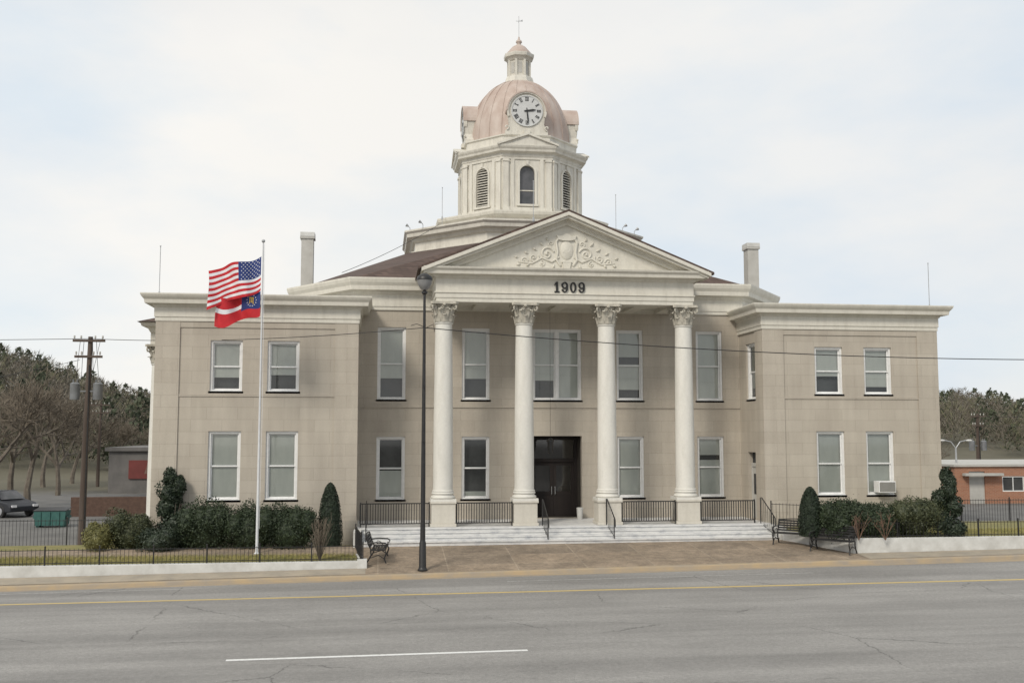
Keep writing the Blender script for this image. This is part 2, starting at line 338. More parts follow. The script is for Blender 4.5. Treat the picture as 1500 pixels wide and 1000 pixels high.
# lawns
LZ,RZ=.31,.80
m=MB(); m.prismz([(-15.5,35),(-.62,35),(-.9,38.3),(-.9,40.2),(-8.4,40.2),(-8.4,41.3),(-15.5,41.3)],-.4,LZ); tag(m.build('left_lawn',GRASS),kind='structure')
m=MB(); m.prismz([(16.85,35.2),(34,35.2),(34,41.3),(23,41.3),(23,40.2),(15.45,40.2),(15.45,37.9)],-.4,RZ); tag(m.build('right_lawn',GRASS),kind='structure')
def blades(name,rects,z,n,seed):
    rr=random.Random(seed); vs=[];fs=[]
    for i in range(n):
        x0,x1,y0,y1=rr.choice(rects); x=rr.uniform(x0,x1);y=rr.uniform(y0,y1);a=rr.uniform(0,PI);h=rr.uniform(.03,.08);s=.012
        vs+=[(x-s*math.cos(a),y-s*math.sin(a),z),(x+s*math.cos(a),y+s*math.sin(a),z),(x+rr.uniform(-.03,.03),y+rr.uniform(-.03,.03),z+h)]; fs.append((3*i,3*i+1,3*i+2))
    m=MB(); m.add(vs,fs); tag(m.build(name,BLADE,fixn=False),'dry yellow green grass blades of the lawns','grass',kind='stuff')
blades('grass',[(-15,-.8,35.2,37.6)]*3+[(-15,-.8,35.2,39)],LZ,26000,1); blades('grass',[(17.2,27,35.4,38)],RZ,9000,2)
m=MB(); m.prismz([(-15.7,34.72),(-.42,34.72),(-.42,35),(-15.7,35)],-.3,LZ+.03); m.prismz([(-.60,35.003),(-.42,35.003),(-.70,38.0),(-.88,38.0)],-.3,LZ+.027)
m.box(-.68,-.36,34.68,35.0,-.2,LZ+.09)
tag(m.build('low_wall',WALLW,bevel=.012),'low white retaining wall along the left lawn, under the short iron fence','wall')
m=MB(); m.prismz([(16.7,34.95),(34,34.95),(34,35.2),(16.8,35.2)],-.1,RZ+.03); m.prismz([(16.7,34.95),(16.87,35.203),(15.5,37.95),(15.3,37.95)],-.1,RZ+.027)
tag(m.build('low_wall',WALLW,bevel=.012),'low white retaining wall along the right lawn, behind the two benches','wall')
# ---------------------------------------------------------------- courthouse
CH=thing('courthouse','cream limestone courthouse with four column portico, clock tower and brown roof','building',(7.3,40,0))
WX0,WX1=8.18,15.7
def window(w,z0,z1,x,y,rz=0,blinds=(1,.55),double=False,casing=.085,nm='window'):
    h=z1-z0; m=MB(); c=casing
    m.box(-w/2,-w/2+c,-.05,.1,0,h); m.box(w/2-c,w/2,-.05,.1,0,h); m.box(-w/2+c,w/2-c,-.05,.1,h-c,h); m.box(-w/2+c,w/2-c,-.05,.1,0,c*.7)
    cols=[(-w/2+c,w/2-c)] if not double else [(-w/2+c,-.07),(.07,w/2-c)]
    if double: m.box(-.07,.07,-.05,.1,c*.7,h-c)
    s=.05; zb=c*.7; zt=h-c; zm=zb+(zt-zb)*.5
    for a,b in cols:
        for (q0,q1,yy) in ((zm-.035,zt,.02),(zb,zm+.035,.06)):
            m.box(a,a+s,yy,yy+.035,q0,q1); m.box(b-s,b,yy,yy+.035,q0,q1); m.box(a+s,b-s,yy,yy+.035,q1-s,q1); m.box(a+s,b-s,yy,yy+.035,q0,q0+s)
    W=m.build(nm,SASH,CH,(x,y,z0),(0,0,rz))
    g=MB()
    for a,b in cols: g.quad((a+s,.04,zm),(b-s,.04,zm),(b-s,.04,zt-s),(a+s,.04,zt-s)); g.quad((a+s,.08,zb+s),(b-s,.08,zb+s),(b-s,.08,zm),(a+s,.08,zm))
    g.build('pane',GLASS,W,fixn=False)
    for i,(a,b) in enumerate(cols):
        f=blinds[i] if double else blinds[0]
        if f>0:
            bl=MB(); hb=zt-(zt-zb)*f; bl.box(a+.02,b-.02,.11,.118,hb,zt-.01); bl.box(a+.02,b-.02,.105,.125,hb-.03,hb); bl.build('blind',BLIND,W)
    if not double and len(blinds)>1 and blinds[1]>0 and blinds[0]<.5:
        bl=MB(); lo=blinds[2] if len(blinds)>2 else 0; bl.box(-w/2+c+.02,w/2-c-.02,.11,.118,zb+(zt-zb)*lo,zb+(zt-zb)*blinds[1]); bl.build('blind',BLIND,W)
    sl=MB(); sl.box(-w/2-.05,w/2+.05,-.12,-.052,-.08,.0); sl.box(-w/2-.02,w/2+.02,-.1,-.052,.001,.03); sl.build('sill',SASH,W)
    return W
YW=2.8
UZ,LZ2=(6.13,8.07),(2.03,4.62)
ww=1.2
for sgn in (-1,1):
    a,b=(-WX1,-WX0) if sgn<0 else (WX0,WX1)
    m=MB(); cs=[sgn*10.98,sgn*13.11]
    ops=[(c-ww/2-a,c+ww/2-a,z0,z1) for c in cs for (z0,z1) in (UZ,LZ2)]
    m.wall((a,0),(b,0),0,8.85,ops,.3)
    if sgn<0: m.wall((a,16),(a,0),0,8.85); m.wall((b,0),(b,YW),0,8.85)
    else:
        m.wall((b,0),(b,16),0,8.85); m.wall((a,YW),(a,0),0,8.85,[(YW-1.95,YW-.85,5.95,8.3),(YW-1.95,YW-1.05,1.0,3.75)],.3)
    m.build('wing_wall',STONE,CH,fixn=False)
    p=MB()
    for x0,x1 in ((a-.04,a+.86),(b-.86,b+.04)): p.box(x0,x1,-.05,.04,.2,8.78)
    p.box(a-.042,a-.002,-.048,.8,.2,8.78); p.box(b+.002,b+.042,-.048,.8,.2,8.78)
    p.box(a+.86,b-.86,-.035,-.001,8.55,8.78); p.box(a+.86,b-.86,-.03,-.001,5.93,6.02)
    p.box(a-.08,b+.08,-.09,-.052,.2,1.25)
    p.build('pilaster',STONE,CH,fixn=True)
    c=MB(); prof=[(0,8.78),(.07,8.78),(.07,8.92),(.10,8.94),(.10,9.30),(.15,9.34),(.17,9.40),(.40,9.42),(.42,9.56),(.50,9.66),(.54,9.74),(.54,9.79),(0,9.79)]
    if sgn<0: path=[(a,16),(a,0),(b,0),(b,YW)]
    else: path=[(a,YW),(a,0),(b,0),(b,16)]
    c.sweep(path,prof); c.build('cornice',TRIM,CH)
    r=MB(); r.box(a,b,0,16,9.60,9.70); r.build('flat_roof',CHIM,CH)
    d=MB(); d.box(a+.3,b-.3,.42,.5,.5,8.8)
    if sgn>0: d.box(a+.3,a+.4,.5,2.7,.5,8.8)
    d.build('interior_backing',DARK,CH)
    for i,c0 in enumerate(cs):
        window(ww,*UZ,c0,.12,blinds=((.66,.72) if sgn<0 else (.60,.84))[i:i+1])
        window(ww,*LZ2,c0,.12,blinds=(.97,))
window(1.1,5.95,8.3,WX0+.12,1.4,rz=-PI/2,blinds=(.8,))
m=MB(); m.box(-.45,.45,0,.08,0,2.15); m.box(-.45,.45,-.04,.06,2.15,2.3); m.box(-.45,-.38,-.04,-.001,0,2.15); m.box(.38,.45,-.04,-.001,0,2.15)
sd=m.build('side_door',CHIM,CH,(WX0+.18,1.5,1.0),(0,0,-PI/2)); m=MB(); m.box(-.25,.25,-.015,-.002,1.0,1.85); m.build('pane',DARK,sd)
m=MB(); m.box(-.42,.42,.02,.07,2.3,2.75); m.build('transom',DARK,sd)
MWU,MWL=(5.93,8.94),(1.82,4.40); mw=1.17
ops=[]; WXS=[-6.83,-3.31,3.31,6.83]
for c in WXS: ops+=[(c-mw/2+WX0,c+mw/2+WX0,*MWU),(c-mw/2+WX0,c+mw/2+WX0,*MWL)]
ops+=[(.15-1.05+WX0,.15+1.05+WX0,*MWU),(.15-1.05+WX0,.15+1.05+WX0,1.0,4.42)]
m=MB(); m.wall((-WX0,YW),(WX0,YW),0,9.65,ops,.3)
P8=[(-8.3,2.8),(8.3,2.8),(10.9,6.3),(10.9,19.7),(8.3,23.2),(-8.3,23.2),(-10.9,19.7),(-10.9,6.3)]
for i in range(1,8): m.wall(P8[i],P8[(i+1)%8],8.5 if i not in(3,4,5) else 0,9.65)
m.box(-8.17,8.17,YW-.04,YW-.001,5.60,5.68)
m.build('main_wall',STONE,CH,fixn=False)
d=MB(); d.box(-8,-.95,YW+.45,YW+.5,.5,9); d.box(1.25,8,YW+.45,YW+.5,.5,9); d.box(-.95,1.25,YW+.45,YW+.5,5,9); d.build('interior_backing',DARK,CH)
ub=[(.70,),(.70,),(.36,.52,.14),(.97,)]; lb=[(.0,.46,.0),(.0,.1),(.97,),(.28,.62,.0)]
for i,c in enumerate(WXS):
    window(mw,*MWU,c,YW+.12,blinds=ub[i]); window(mw,*MWL,c,YW+.12,blinds=lb[i])
window(2.1,*MWU,.15,YW+.12,blinds=(.72,.97),double=True)
m=MB(); x0,x1=-.9,1.2
m.box(x0,x0+.001,YW+.3,YW+1.3,1,4.42); m.box(x1-.001,x1,YW+.3,YW+1.3,1,4.42); m.box(x0,x1,YW+.3,YW+1.3,4.42,4.43); m.box(x0,x1,2.795,YW+1.3,.9,.985); m.build('entrance_recess',mat('shaded_reveal',(.06,.05,.04),(.04,.034,.028),3,.9),CH)  # shade of the recess is put into the dark colour of its walls
yd=YW+1.1; m=MB()
for a,b in ((x0,x0+.14),(x1-.14,x1)): m.box(a,b,yd-.08,yd+.1,1,4.42)
m.box(x0+.14,x1-.14,yd-.08,yd+.1,4.25,4.42); m.box(x0+.14,x1-.14,yd-.08,yd+.1,3.3,3.45); m.build('door_frame',WOOD,CH,bevel=.01)
for a,b in ((x0+.14,.145),(.155,x1-.14)):
    m=MB(); t=.13; m.box(a,a+t,yd,yd+.05,1.0,3.3); m.box(b-t,b,yd,yd+.05,1.0,3.3); m.box(a+t,b-t,yd,yd+.05,3.15,3.3); m.box(a+t,b-t,yd,yd+.05,1.0,1.3); m.box(a+t,b-t,yd,yd+.05,1.9,2.05); m.box(a+t,b-t,yd+.02,yd+.04,1.3,1.9)
    D=m.build('door',WOOD,CH); g=MB(); g.quad((a+t,yd+.03,2.05),(b-t,yd+.03,2.05),(b-t,yd+.03,3.15),(a+t,yd+.03,3.15)); g.build('pane',GLASS,D,fixn=False)
    hd=MB(); hx=b-.07 if a<0 else a+.07; hd.tube([(hx,yd-.005,1.9),(hx,yd-.06,1.95),(hx,yd-.06,2.2),(hx,yd-.005,2.25)],.014); hd.build('handle',GALV,D)
g=MB(); g.quad((x0+.14,yd+.02,3.45),(x1-.14,yd+.02,3.45),(x1-.14,yd+.02,4.25),(x0+.14,yd+.02,4.25)); g.build('transom_pane',GLASS,CH,fixn=False)
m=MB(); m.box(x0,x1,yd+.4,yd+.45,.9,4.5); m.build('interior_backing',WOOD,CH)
c=MB(); prof=[(0,9.65),(.06,9.65),(.06,9.78),(.09,9.8),(.09,10.28),(.15,10.33),(.18,10.42),(.42,10.45),(.44,10.62),(.52,10.75),(.56,10.88),(.56,10.95),(0,10.95)]
c.sweep(P8,prof,True); c.build('main_cornice',TRIM,CH)
bm=bmesh.new()
ea=[(-8.5,2.7),(8.5,2.7),(10.95,6.2),(10.95,19.8),(8.5,23.3),(-8.5,23.3),(-10.95,19.8),(-10.95,6.2)]
pts=[bm.verts.new((x,y,z)) for x,y in ea for z in (10.80,10.96)]
for k in range(8):
    a=PI/8+k*PI/4; r=6.0/math.cos(PI/8); pts.append(bm.verts.new((r*math.cos(a),13+r*math.sin(a),13.42)))
bmesh.ops.convex_hull(bm,input=pts); me=bpy.data.meshes.new('roof'); bm.to_mesh(me); bm.free(); me.materials.append(SHING)
ro=bpy.data.objects.new('roof',me); COL.objects.link(ro); ro.parent=CH
m=MB(); ap=13.33; sl_=.405
m.prism([(0,ap),(5.9,ap-5.9*sl_),(5.9,ap-5.9*sl_-.1),(0,ap-.1),(-5.9,ap-5.9*sl_-.1),(-5.9,ap-5.9*sl_)],-.86,7.0); m.build('portico_roof',SHING,CH)
for cx in (-10.78,11.15):
    m=MB(); m.box(cx-.28,cx+.28,8.7,9.3,9.7,13.75); m.box(cx-.34,cx+.34,8.64,9.36,13.7,13.8); cm=m.build('chimney',CHIM,CH)
    m=MB(); m.box(cx-.33,cx+.33,8.63,9.37,13.801,14.0); m.build('chimney_cap',WALLW,cm)
m=MB(); m.box(-8.16,8.16,-.75,2.79,0,.985); m.build('porch_floor',MARB,CH)
m=MB()
for i in range(3):
    m.box(-7.9,7.9,-.75-.4*(i+1),-.751-.4*i if i else -.751,0,.82-.13*i); m.box(-7.9,7.9,-.79-.4*(i+1),-.752-.4*i,.821-.13*i,.86-.13*i)
m.box(-7.9,7.9,-.80,-.745,.94,.988)
m.build('steps',MARB,CH)
for s in (-1,1):
    m=MB(); m.box(min(s*7.92,s*8.2),max(s*7.92,s*8.2),-1.98,-.752,0,.97); m.build('step_cheek',WALLW,CH)
# columns
sh=MB(); prof=[]
for i in range(15):
    t=i/14; r=.385-.055*t**1.8; prof.append((r,2.36+t*(8.78-2.36)))
prof=[(.42,2.30),(.42,2.34)]+prof+[(.36,8.80),(.37,8.84),(.34,8.86)]
sh.lathe(prof,40); c0=sh.build('column',COLW,CH,(-4.84,0,0),smooth=True)
m=MB(); m.box(-.50,.50,-.50,.50,.99,1.10); m.box(-.455,.455,-.455,.455,1.10,1.86); m.box(-.50,.50,-.50,.50,1.86,1.93); m.build('pedestal',PEDM,c0,bevel=.01)
m=MB(); m.box(-.49,.49,-.49,.49,1.932,2.03); pr=[]
for i in range(9): a=-PI/2+PI*i/8; pr.append((.42+.055*math.cos(a),2.085+.055*math.sin(a)))
pr+=[(.42,2.15),(.395,2.18),(.395,2.2)]
for i in range(7): a=-PI/2+PI*i/6; pr.append((.405+.035*math.cos(a),2.24+.04*math.sin(a)))
pr+=[(.41,2.29),(.41,2.31)]; m.lathe(pr,40); m.build('base',COLW,c0,smooth=True)
m=MB(); m.lathe([(.34,8.84),(.34,9.2),(.38,9.45),(.44,9.53)],24)
def leaf(ang,r0,z0,h,wd,out):
    pf=[(0,0,1),(.015,.35,1.1),(.05,.68,1.0),(out*.6,.93,.85),(out,.98,.6),(out*1.15,.86,.32)]
    vs=[];fs=[]
    for (o,t,k) in pf:
        for s in (-1,0,1):
            rr=r0+o+(.025 if s==0 else 0); a=ang+s*wd*k/2/rr; vs.append((rr*math.cos(a),rr*math.sin(a),z0+t*h))
    for i in range(len(pf)-1):
        for j in (0,1): fs.append((3*i+j,3*i+j+1,3*i+j+4,3*i+j+3))
    m.add(vs,fs)
for k in range(8): leaf(k*PI/4,.36,8.86,.30,.25,.13); leaf(k*PI/4+PI/8,.35,8.95,.44,.22,.17)
for k in range(4):
    a=PI/4+k*PI/2; u=Vector((math.cos(a),math.sin(a),0)); base=u*.56+Vector((0,0,9.42)); pts=[]
    pts.append(u*.36+Vector((0,0,9.12)))
    for i in range(22):
        t=i/21; rr=.12*(1-t*.85); an=PI*.75-t*2.6*PI; pts.append(base+u*(rr*math.cos(an))+Vector((0,0,rr*math.sin(an))))
    m.tube(pts,[.04]*6+[.036-.0012*i for i in range(17)],6)
    b2=Vector((math.cos(a-PI/4),math.sin(a-PI/4),0)); m.sphere(b2*.47+Vector((0,0,9.54)),.07,8,6)
    for s in (-1,1):
        tv=Vector((-b2.y,b2.x,0)); pp=[]
        for i in range(14):
            t=i/13; rr=.07*(1-t*.8); an=PI*.5+t*2*PI; pp.append(b2*.43+tv*s*(.11+rr*math.cos(an))+Vector((0,0,9.42+rr*math.sin(an))))
        m.tube(pp,.022,5)
ab=[]
for k in range(4):
    a=PI/4+k*PI/2; cx,cy=math.cos(a),math.sin(a); t=Vector((-cy,cx,0)); c=Vector((cx,cy,0))*.70
    ab.append((c-t*.07).xy); ab.append((c+t*.07).xy); a2=a+PI/4; ab.append((math.cos(a2)*.43,math.sin(a2)*.43))
m.prismz([(p[0],p[1]) for p in ab],9.55,9.648); m.build('capital',PLAST,c0)
for x in (-1.66,1.66,4.84): dup(c0,(x,0,0))
m=MB(); path=[(-5.16,2.79),(-5.16,-.36),(5.16,-.36),(5.16,2.79)]
prof=[(-.75,9.65),(0,9.65),(0,9.80),(.03,9.81),(.03,9.98),(.07,10.0),(.07,10.04),(.02,10.05),(.02,10.56),(.08,10.60),(.12,10.68),(.40,10.70),(.42,10.82),(.50,10.90),(.52,10.97),(-.75,10.97)]
m.sweep(path,prof); m.build('entablature',TRIM,CH)
m=MB(); m.box(-4.42,4.42,.38,2.78,9.82,9.9)
for x in (-3.25,0,3.25): m.box(x-.25,x+.25,.38,2.78,9.68,9.819)
m.build('portico_ceiling',TRIM,CH)
def chev(m,t0,t1,xe,yf,yb=.2):
    m.prism([(-xe,ap-t0-xe*sl_),(0,ap-t0),(xe,ap-t0-xe*sl_),(xe,ap-t1-xe*sl_),(0,ap-t1),(-xe,ap-t1-xe*sl_)],yf,yb)
m=MB(); chev(m,.102,.24,5.76,-.92); chev(m,.241,.34,5.68,-.82); chev(m,.341,.42,5.45,-.55); chev(m,.421,.55,5.35,-.47)
pd=m.build('pediment',TRIM,CH)
m=MB(); tz=10.96; hx=(ap-.5-tz)/sl_; m.prism([(-hx,tz),(hx,tz),(0,ap-.5)],-.36,.3); m.build('tympanum',TRIM,pd)
m=MB(); Y0=-.372
def spiral(cx,cz,r0,turns,a0,dirn,rad,n=34):
    return [(cx+(r0*(1-.9*i/n))*math.cos(a0+dirn*turns*2*PI*i/n),Y0,cz+(r0*(1-.9*i/n))*math.sin(a0+dirn*turns*2*PI*i/n)) for i in range(n+1)]
for s in (-1,1):
    for (cx,cz,r0,tr,a0,dr,rad) in ((.78,11.62,.28,1.5,PI*.9,-1,.045),(1.32,11.45,.20,1.4,PI*.85,1,.036),(1.70,11.32,.15,1.3,PI,-1,.03),(.62,12.02,.13,1.2,-PI*.5,1,.03),(1.0,11.22,.13,1.2,PI*.5,1,.03)):
        p=[(s*x,y,z) for x,y,z in spiral(cx,cz,r0,tr,a0,dr,rad)]; m.tube(p,[rad*(1-.4*i/len(p)) for i in range(len(p))],6); m.sphere(p[-1],rad*1.3,8,6)
    m.tube([(s*.3,Y0,11.5),(s*.6,Y0,11.30),(s*1.0,Y0,11.45),(s*1.4,Y0,11.22),(s*1.95,Y0,11.28)],[.04,.05,.04,.035,.02],6)
    for (x,z,a,l) in ((.95,11.95,.8,.2),(1.2,11.75,.5,.2),(1.55,11.62,.4,.18),(1.5,11.2,-.6,.16),(1.85,11.2,-.3,.18),(.5,11.2,-1.2,.2),(1.95,11.45,.3,.15),(.75,12.15,1.1,.14)):
        m.tube([(s*x,Y0,z),(s*(x+l*.5*math.cos(a)),Y0-.02,z+l*.5*math.sin(a)),(s*(x+l*math.cos(a)),Y0,z+l*math.sin(a))],[.02,.05,.01],6)
    m.tube([(s*.3,Y0,12.3),(s*.42,Y0-.02,12.1),(s*.36,Y0-.02,11.7),(s*.42,Y0-.02,11.4),(s*.25,Y0,11.15)],[.06,.05,.045,.05,.05],6)
m.lathe([(.0,0),(.24,0.0),(.26,.03),(.2,.07),(0,.09)],20); k0=len(m.v)-100
m.v[k0:]=[(x,Y0+.02-z,11.78+y*1.45) for x,y,z in m.v[k0:]]
m.prism([(-.34,12.2),(-.4,12.36),(-.2,12.34),(0,12.46),(.2,12.34),(.4,12.36),(.34,12.2),(.12,12.15),(-.12,12.15)],Y0-.07,Y0+.02)
m.prism([(-.12,11.02),(.12,11.02),(.17,11.28),(.08,11.36),(-.08,11.36),(-.17,11.28)],Y0-.06,Y0+.02); m.box(-.2,.2,Y0-.07,Y0+.02,11.28,11.33)
for k in range(5): x=-.12+.06*k; m.sphere((x,Y0-.04,11.72+.05*math.sin(k*2)),.05,8,6,(1,.6,1.6))
m.build('relief_ornament',TRIM,pd,smooth=True)
def ring(m,cx,cz,rx,rz,t,a0=0,a1=2*PI,n=28,y0=0,y1=.05,t2=None):
    o=[];i_=[]
    for k in range(n+1):
        a=a0+(a1-a0)*k/n; o.append((cx+rx*math.cos(a),cz+rz*math.sin(a))); i_.append((cx+(rx-t)*math.cos(a),cz+(rz-(t2 or t))*math.sin(a)))
    for k in range(n): m.prism([o[k],o[k+1],i_[k+1],i_[k]],y0,y1)
zb=10.08; hh=.42; yf,yb=-.435,-.375
def nine(cx):
    m=MB(); ring(m,cx,zb+.285,.13,.135,.072,y0=yf,y1=yb,t2=.05); ring(m,cx,zb+.15,.13,.15,.072,-PI*.85,PI*.10,20,yf-.001,yb,.05)
    m.box(cx+.058,cx+.13,yf-.002,yb,zb+.15,zb+.285); m.sphere((cx-.085,yf+.03,zb+.10),.045,8,6); m.build('date_numeral',LETTER,CH)
m=MB(); x=-.40; m.box(x-.04,x+.04,yf,yb,zb,zb+hh); m.box(x-.10,x+.10,yf-.001,yb,zb,zb+.05); m.prism([(x-.10,zb+hh-.1),(x-.04,zb+hh-.001),(x+.01,zb+hh-.001),(x-.03,zb+hh-.08),(x-.10,zb+hh-.15)],yf-.001,yb); m.build('date_numeral',LETTER,CH)
nine(-.09); m=MB(); ring(m,.25,zb+.21,.13,.21,.072,y0=yf,y1=yb,t2=.05); m.build('date_numeral',LETTER,CH); nine(.59)
# ---------------------------------------------------------------- tower
TX=-.09; TC=(TX,13)
m=MB(); m.oct([(5.75,13.0),(5.75,13.5),(5.55,13.56),(5.55,13.95),(5.66,14.0),(5.74,14.12),(5.95,14.2),(5.98,14.36),(6.08,14.46),(6.08,14.54),(4.3,14.66)],TC)
m.oct([(4.15,14.62),(4.15,14.98),(4.24,15.02),(4.38,15.14),(4.42,15.26),(4.42,15.32),(3.4,15.40)],TC)
tb=m.build('tower_base',TOWERW,CH)
A=3.06; HS=A*math.tan(PI/8)
face=MB(); fw=.38; z0,zs=15.92,17.52
face.wall((-HS,-A),(HS,-A),15.3,18.3,[(HS-fw,HS+fw,z0,zs+fw)],.25)
arc=[(fw*math.cos(PI/2+PI/2*i/10),zs+fw*math.sin(PI/2+PI/2*i/10)) for i in range(11)]
for s in (1,-1): face.prism([(s*x,z) for x,z in arc]+[(-fw*s,zs+fw)],-A+.001,-A+.25)
for s in (-1,1):
    face.box(s*HS-(.32 if s>0 else -.04),s*HS+(.32 if s<0 else -.04),-A-.09,-A+.02,15.75,18.2); face.box(s*HS-(.36 if s>0 else -.02),s*HS+(.36 if s<0 else -.02),-A-.13,-A+.02,15.36,15.75)
    face.box(s*HS-(.36 if s>0 else -.02),s*HS+(.36 if s<0 else -.02),-A-.13,-A+.02,18.08,18.16)
    x_=s*.74; face.box(x_-.09,x_+.09,-A-.05,-A+.02,15.75,18.2)
face.box(-HS+.36,HS-.36,-A-.08,-A+.02,15.36,15.75)
casing=MB(); ring(casing,0,zs,fw+.11,fw+.11,.11,0,PI,16,-A-.05,-A)
for s in (-1,1): casing.box(s*(fw+.055)-.055,s*(fw+.055)+.055,-A-.05,-A,z0,zs)
casing.box(-fw-.16,fw+.16,-A-.1,-A,z0-.1,z0); casing.box(-.07,.07,-A-.08,-A,zs+fw+.05,zs+fw+.25)
dr=MB()
for k in range(8):
    Mx=Matrix.Translation((TX,13,0))@Matrix.Rotation(k*PI/4,4,'Z'); dr.merge(face,Mx); dr.merge(casing,Mx)
drum=dr.build('tower_drum',TOWERW,CH)
m=MB(); prof=[(-.3,18.2),(.05,18.2),(.05,18.32),(.08,18.34),(.08,18.48),(.14,18.52),(.28,18.56),(.30,18.66),(.36,18.74),(.39,18.82),(.39,18.86),(-.3,18.92)]
OC=[(TX+A/math.cos(PI/8)*math.cos(PI/8+k*PI/4),13+A/math.cos(PI/8)*math.sin(PI/8+k*PI/4)) for k in range(8)]
m.sweep(OC,prof,True); m.oct([(2.92,18.85),(2.92,19.0),(2.87,19.02),(2.87,19.42),(2.94,19.46),(2.94,19.52),(2.4,19.56)],TC)
tcn=m.build('tower_cornice',TOWERW,CH)
for k in range(8):
    rz=k*PI/4
    if k%2==0:
        m=MB(); m.box(-fw,fw,-A+.16,-A+.2,z0,zs+fw); m.build('arched_window',TGL,drum,(TX,13,0),(0,0,rz))
        m=MB(); m.box(-fw,fw,-A+.12,-A+.158,16.62,16.67); m.build('window_rail',TOWERW,drum,(TX,13,0),(0,0,rz))
        m=MB(); m.prism([(-1.42,18.862),(1.42,18.862),(0,19.38)],-A-.34,-A+.4); m.prism([(-1.54,18.90),(0,19.46),(1.54,18.90),(1.54,18.82),(0,19.37),(-1.54,18.82)],-A-.44,-A-.341)
        m.prism([(-1.54,18.92),(0,19.48),(1.54,18.92),(1.54,18.88),(0,19.44),(-1.54,18.88)],-A-.43,-A+.45)
        m.build('gable',TOWERW,tcn,(TX,13,0),(0,0,rz))
    else:
        m=MB(); m.box(-fw,fw,-A+.2,-A+.22,z0,zs+fw,1)
        for i in range(15):
            z=z0+.06+i*.13
            ww_=fw if z<zs else math.sqrt(max(.01,fw*fw-(z-zs)**2)); m.add([(-ww_,-A+.02,z),(ww_,-A+.02,z),(ww_,-A+.15,z+.08),(-ww_,-A+.15,z+.08),(-ww_,-A+.02,z+.025),(ww_,-A+.02,z+.025),(ww_,-A+.15,z+.105),(-ww_,-A+.15,z+.105)],[(0,1,2,3),(4,5,6,7),(0,1,5,4),(2,3,7,6),(0,3,7,4),(1,2,6,5)])
        m.build('louver',[TOWERW,DARK],drum,(TX,13,0),(0,0,rz))
pr=[(2.70,19.5),(2.78,19.52),(2.74,19.62)]
for i in range(1,25):
    t=i/24*R(76); pr.append((2.74*math.cos(t)**.97,19.62+3.62*math.sin(t)))
m=MB(); m.lathe(pr,64,TC); dome=m.build('dome',COPPER,CH,smooth=True)
m=MB()
for k in range(24):
    a=2*PI*k/24+.06; m.tube([(TX+(r+.008)*math.cos(a),13+(r+.008)*math.sin(a),z) for r,z in pr[2:]],.018,4)
m.build('dome_seams',COPPER,dome)
m=MB(); m.lathe([(.95,22.95),(.95,23.08),(.82,23.12),(.78,23.3),(.74,23.42),(.70,23.44),(.57,23.46),(.57,24.3),(.62,24.32),(.70,24.42),(.82,24.5),(.84,24.62),(.84,24.68),(.6,24.72)],8,TC,PI/8)
for k in range(8):
    a=PI/8+k*PI/4; m.box(TX+.59*math.cos(a)-.06,TX+.59*math.cos(a)+.06,13+.59*math.sin(a)-.06,13+.59*math.sin(a)+.06,23.46,24.34)
ln=m.build('lantern',TOWERW,CH)
m=MB(); m.lathe([(.72,24.69),(.70,24.76),(.56,24.92),(.38,25.14),(.2,25.26),(.12,25.3),(.12,25.38),(.17,25.44),(.15,25.52),(.06,25.6),(.03,25.75)],24,TC); m.build('lantern_cap',COPPER,ln,smooth=True)
m=MB(); m.tube([(TX,13,25.7),(TX,13,26.9)],.014); m.tube([(TX-.16,13,26.62),(TX+.16,13,26.62)],.011); m.tube([(TX,12.85,26.62),(TX,13.15,26.62)],.011)
m.prism([(TX+.08,26.66),(TX+.2,26.72),(TX+.2,26.6)],12.992,13.008); m.build('weather_vane',GALV,ln)
for k in range(8):
    m=MB(); a=k*PI/4; u=Vector((math.cos(a),math.sin(a))); t=Vector((-u.y,u.x)); c=Vector(TC)+u*.537
    m.prismz([tuple(c-t*.11),tuple(c+t*.11),tuple(c+t*.11-u*.03),tuple(c-t*.11-u*.03)],23.6,24.2); m.build('lantern_panel',CHIM,ln)
def stroke(m,p,q,w_,y0,y1):
    d=(Vector(q)-Vector(p)).normalized(); n=Vector((-d.y,d.x))*w_/2; p=Vector(p);q=Vector(q)
    m.prism([tuple(p-n),tuple(q-n),tuple(q+n),tuple(p+n)],y0,y1)
ROM=['XII','I','II','III','IV','V','VI','VII','VIII','IX','X','XI']
CZ=20.73; DF=-2.96
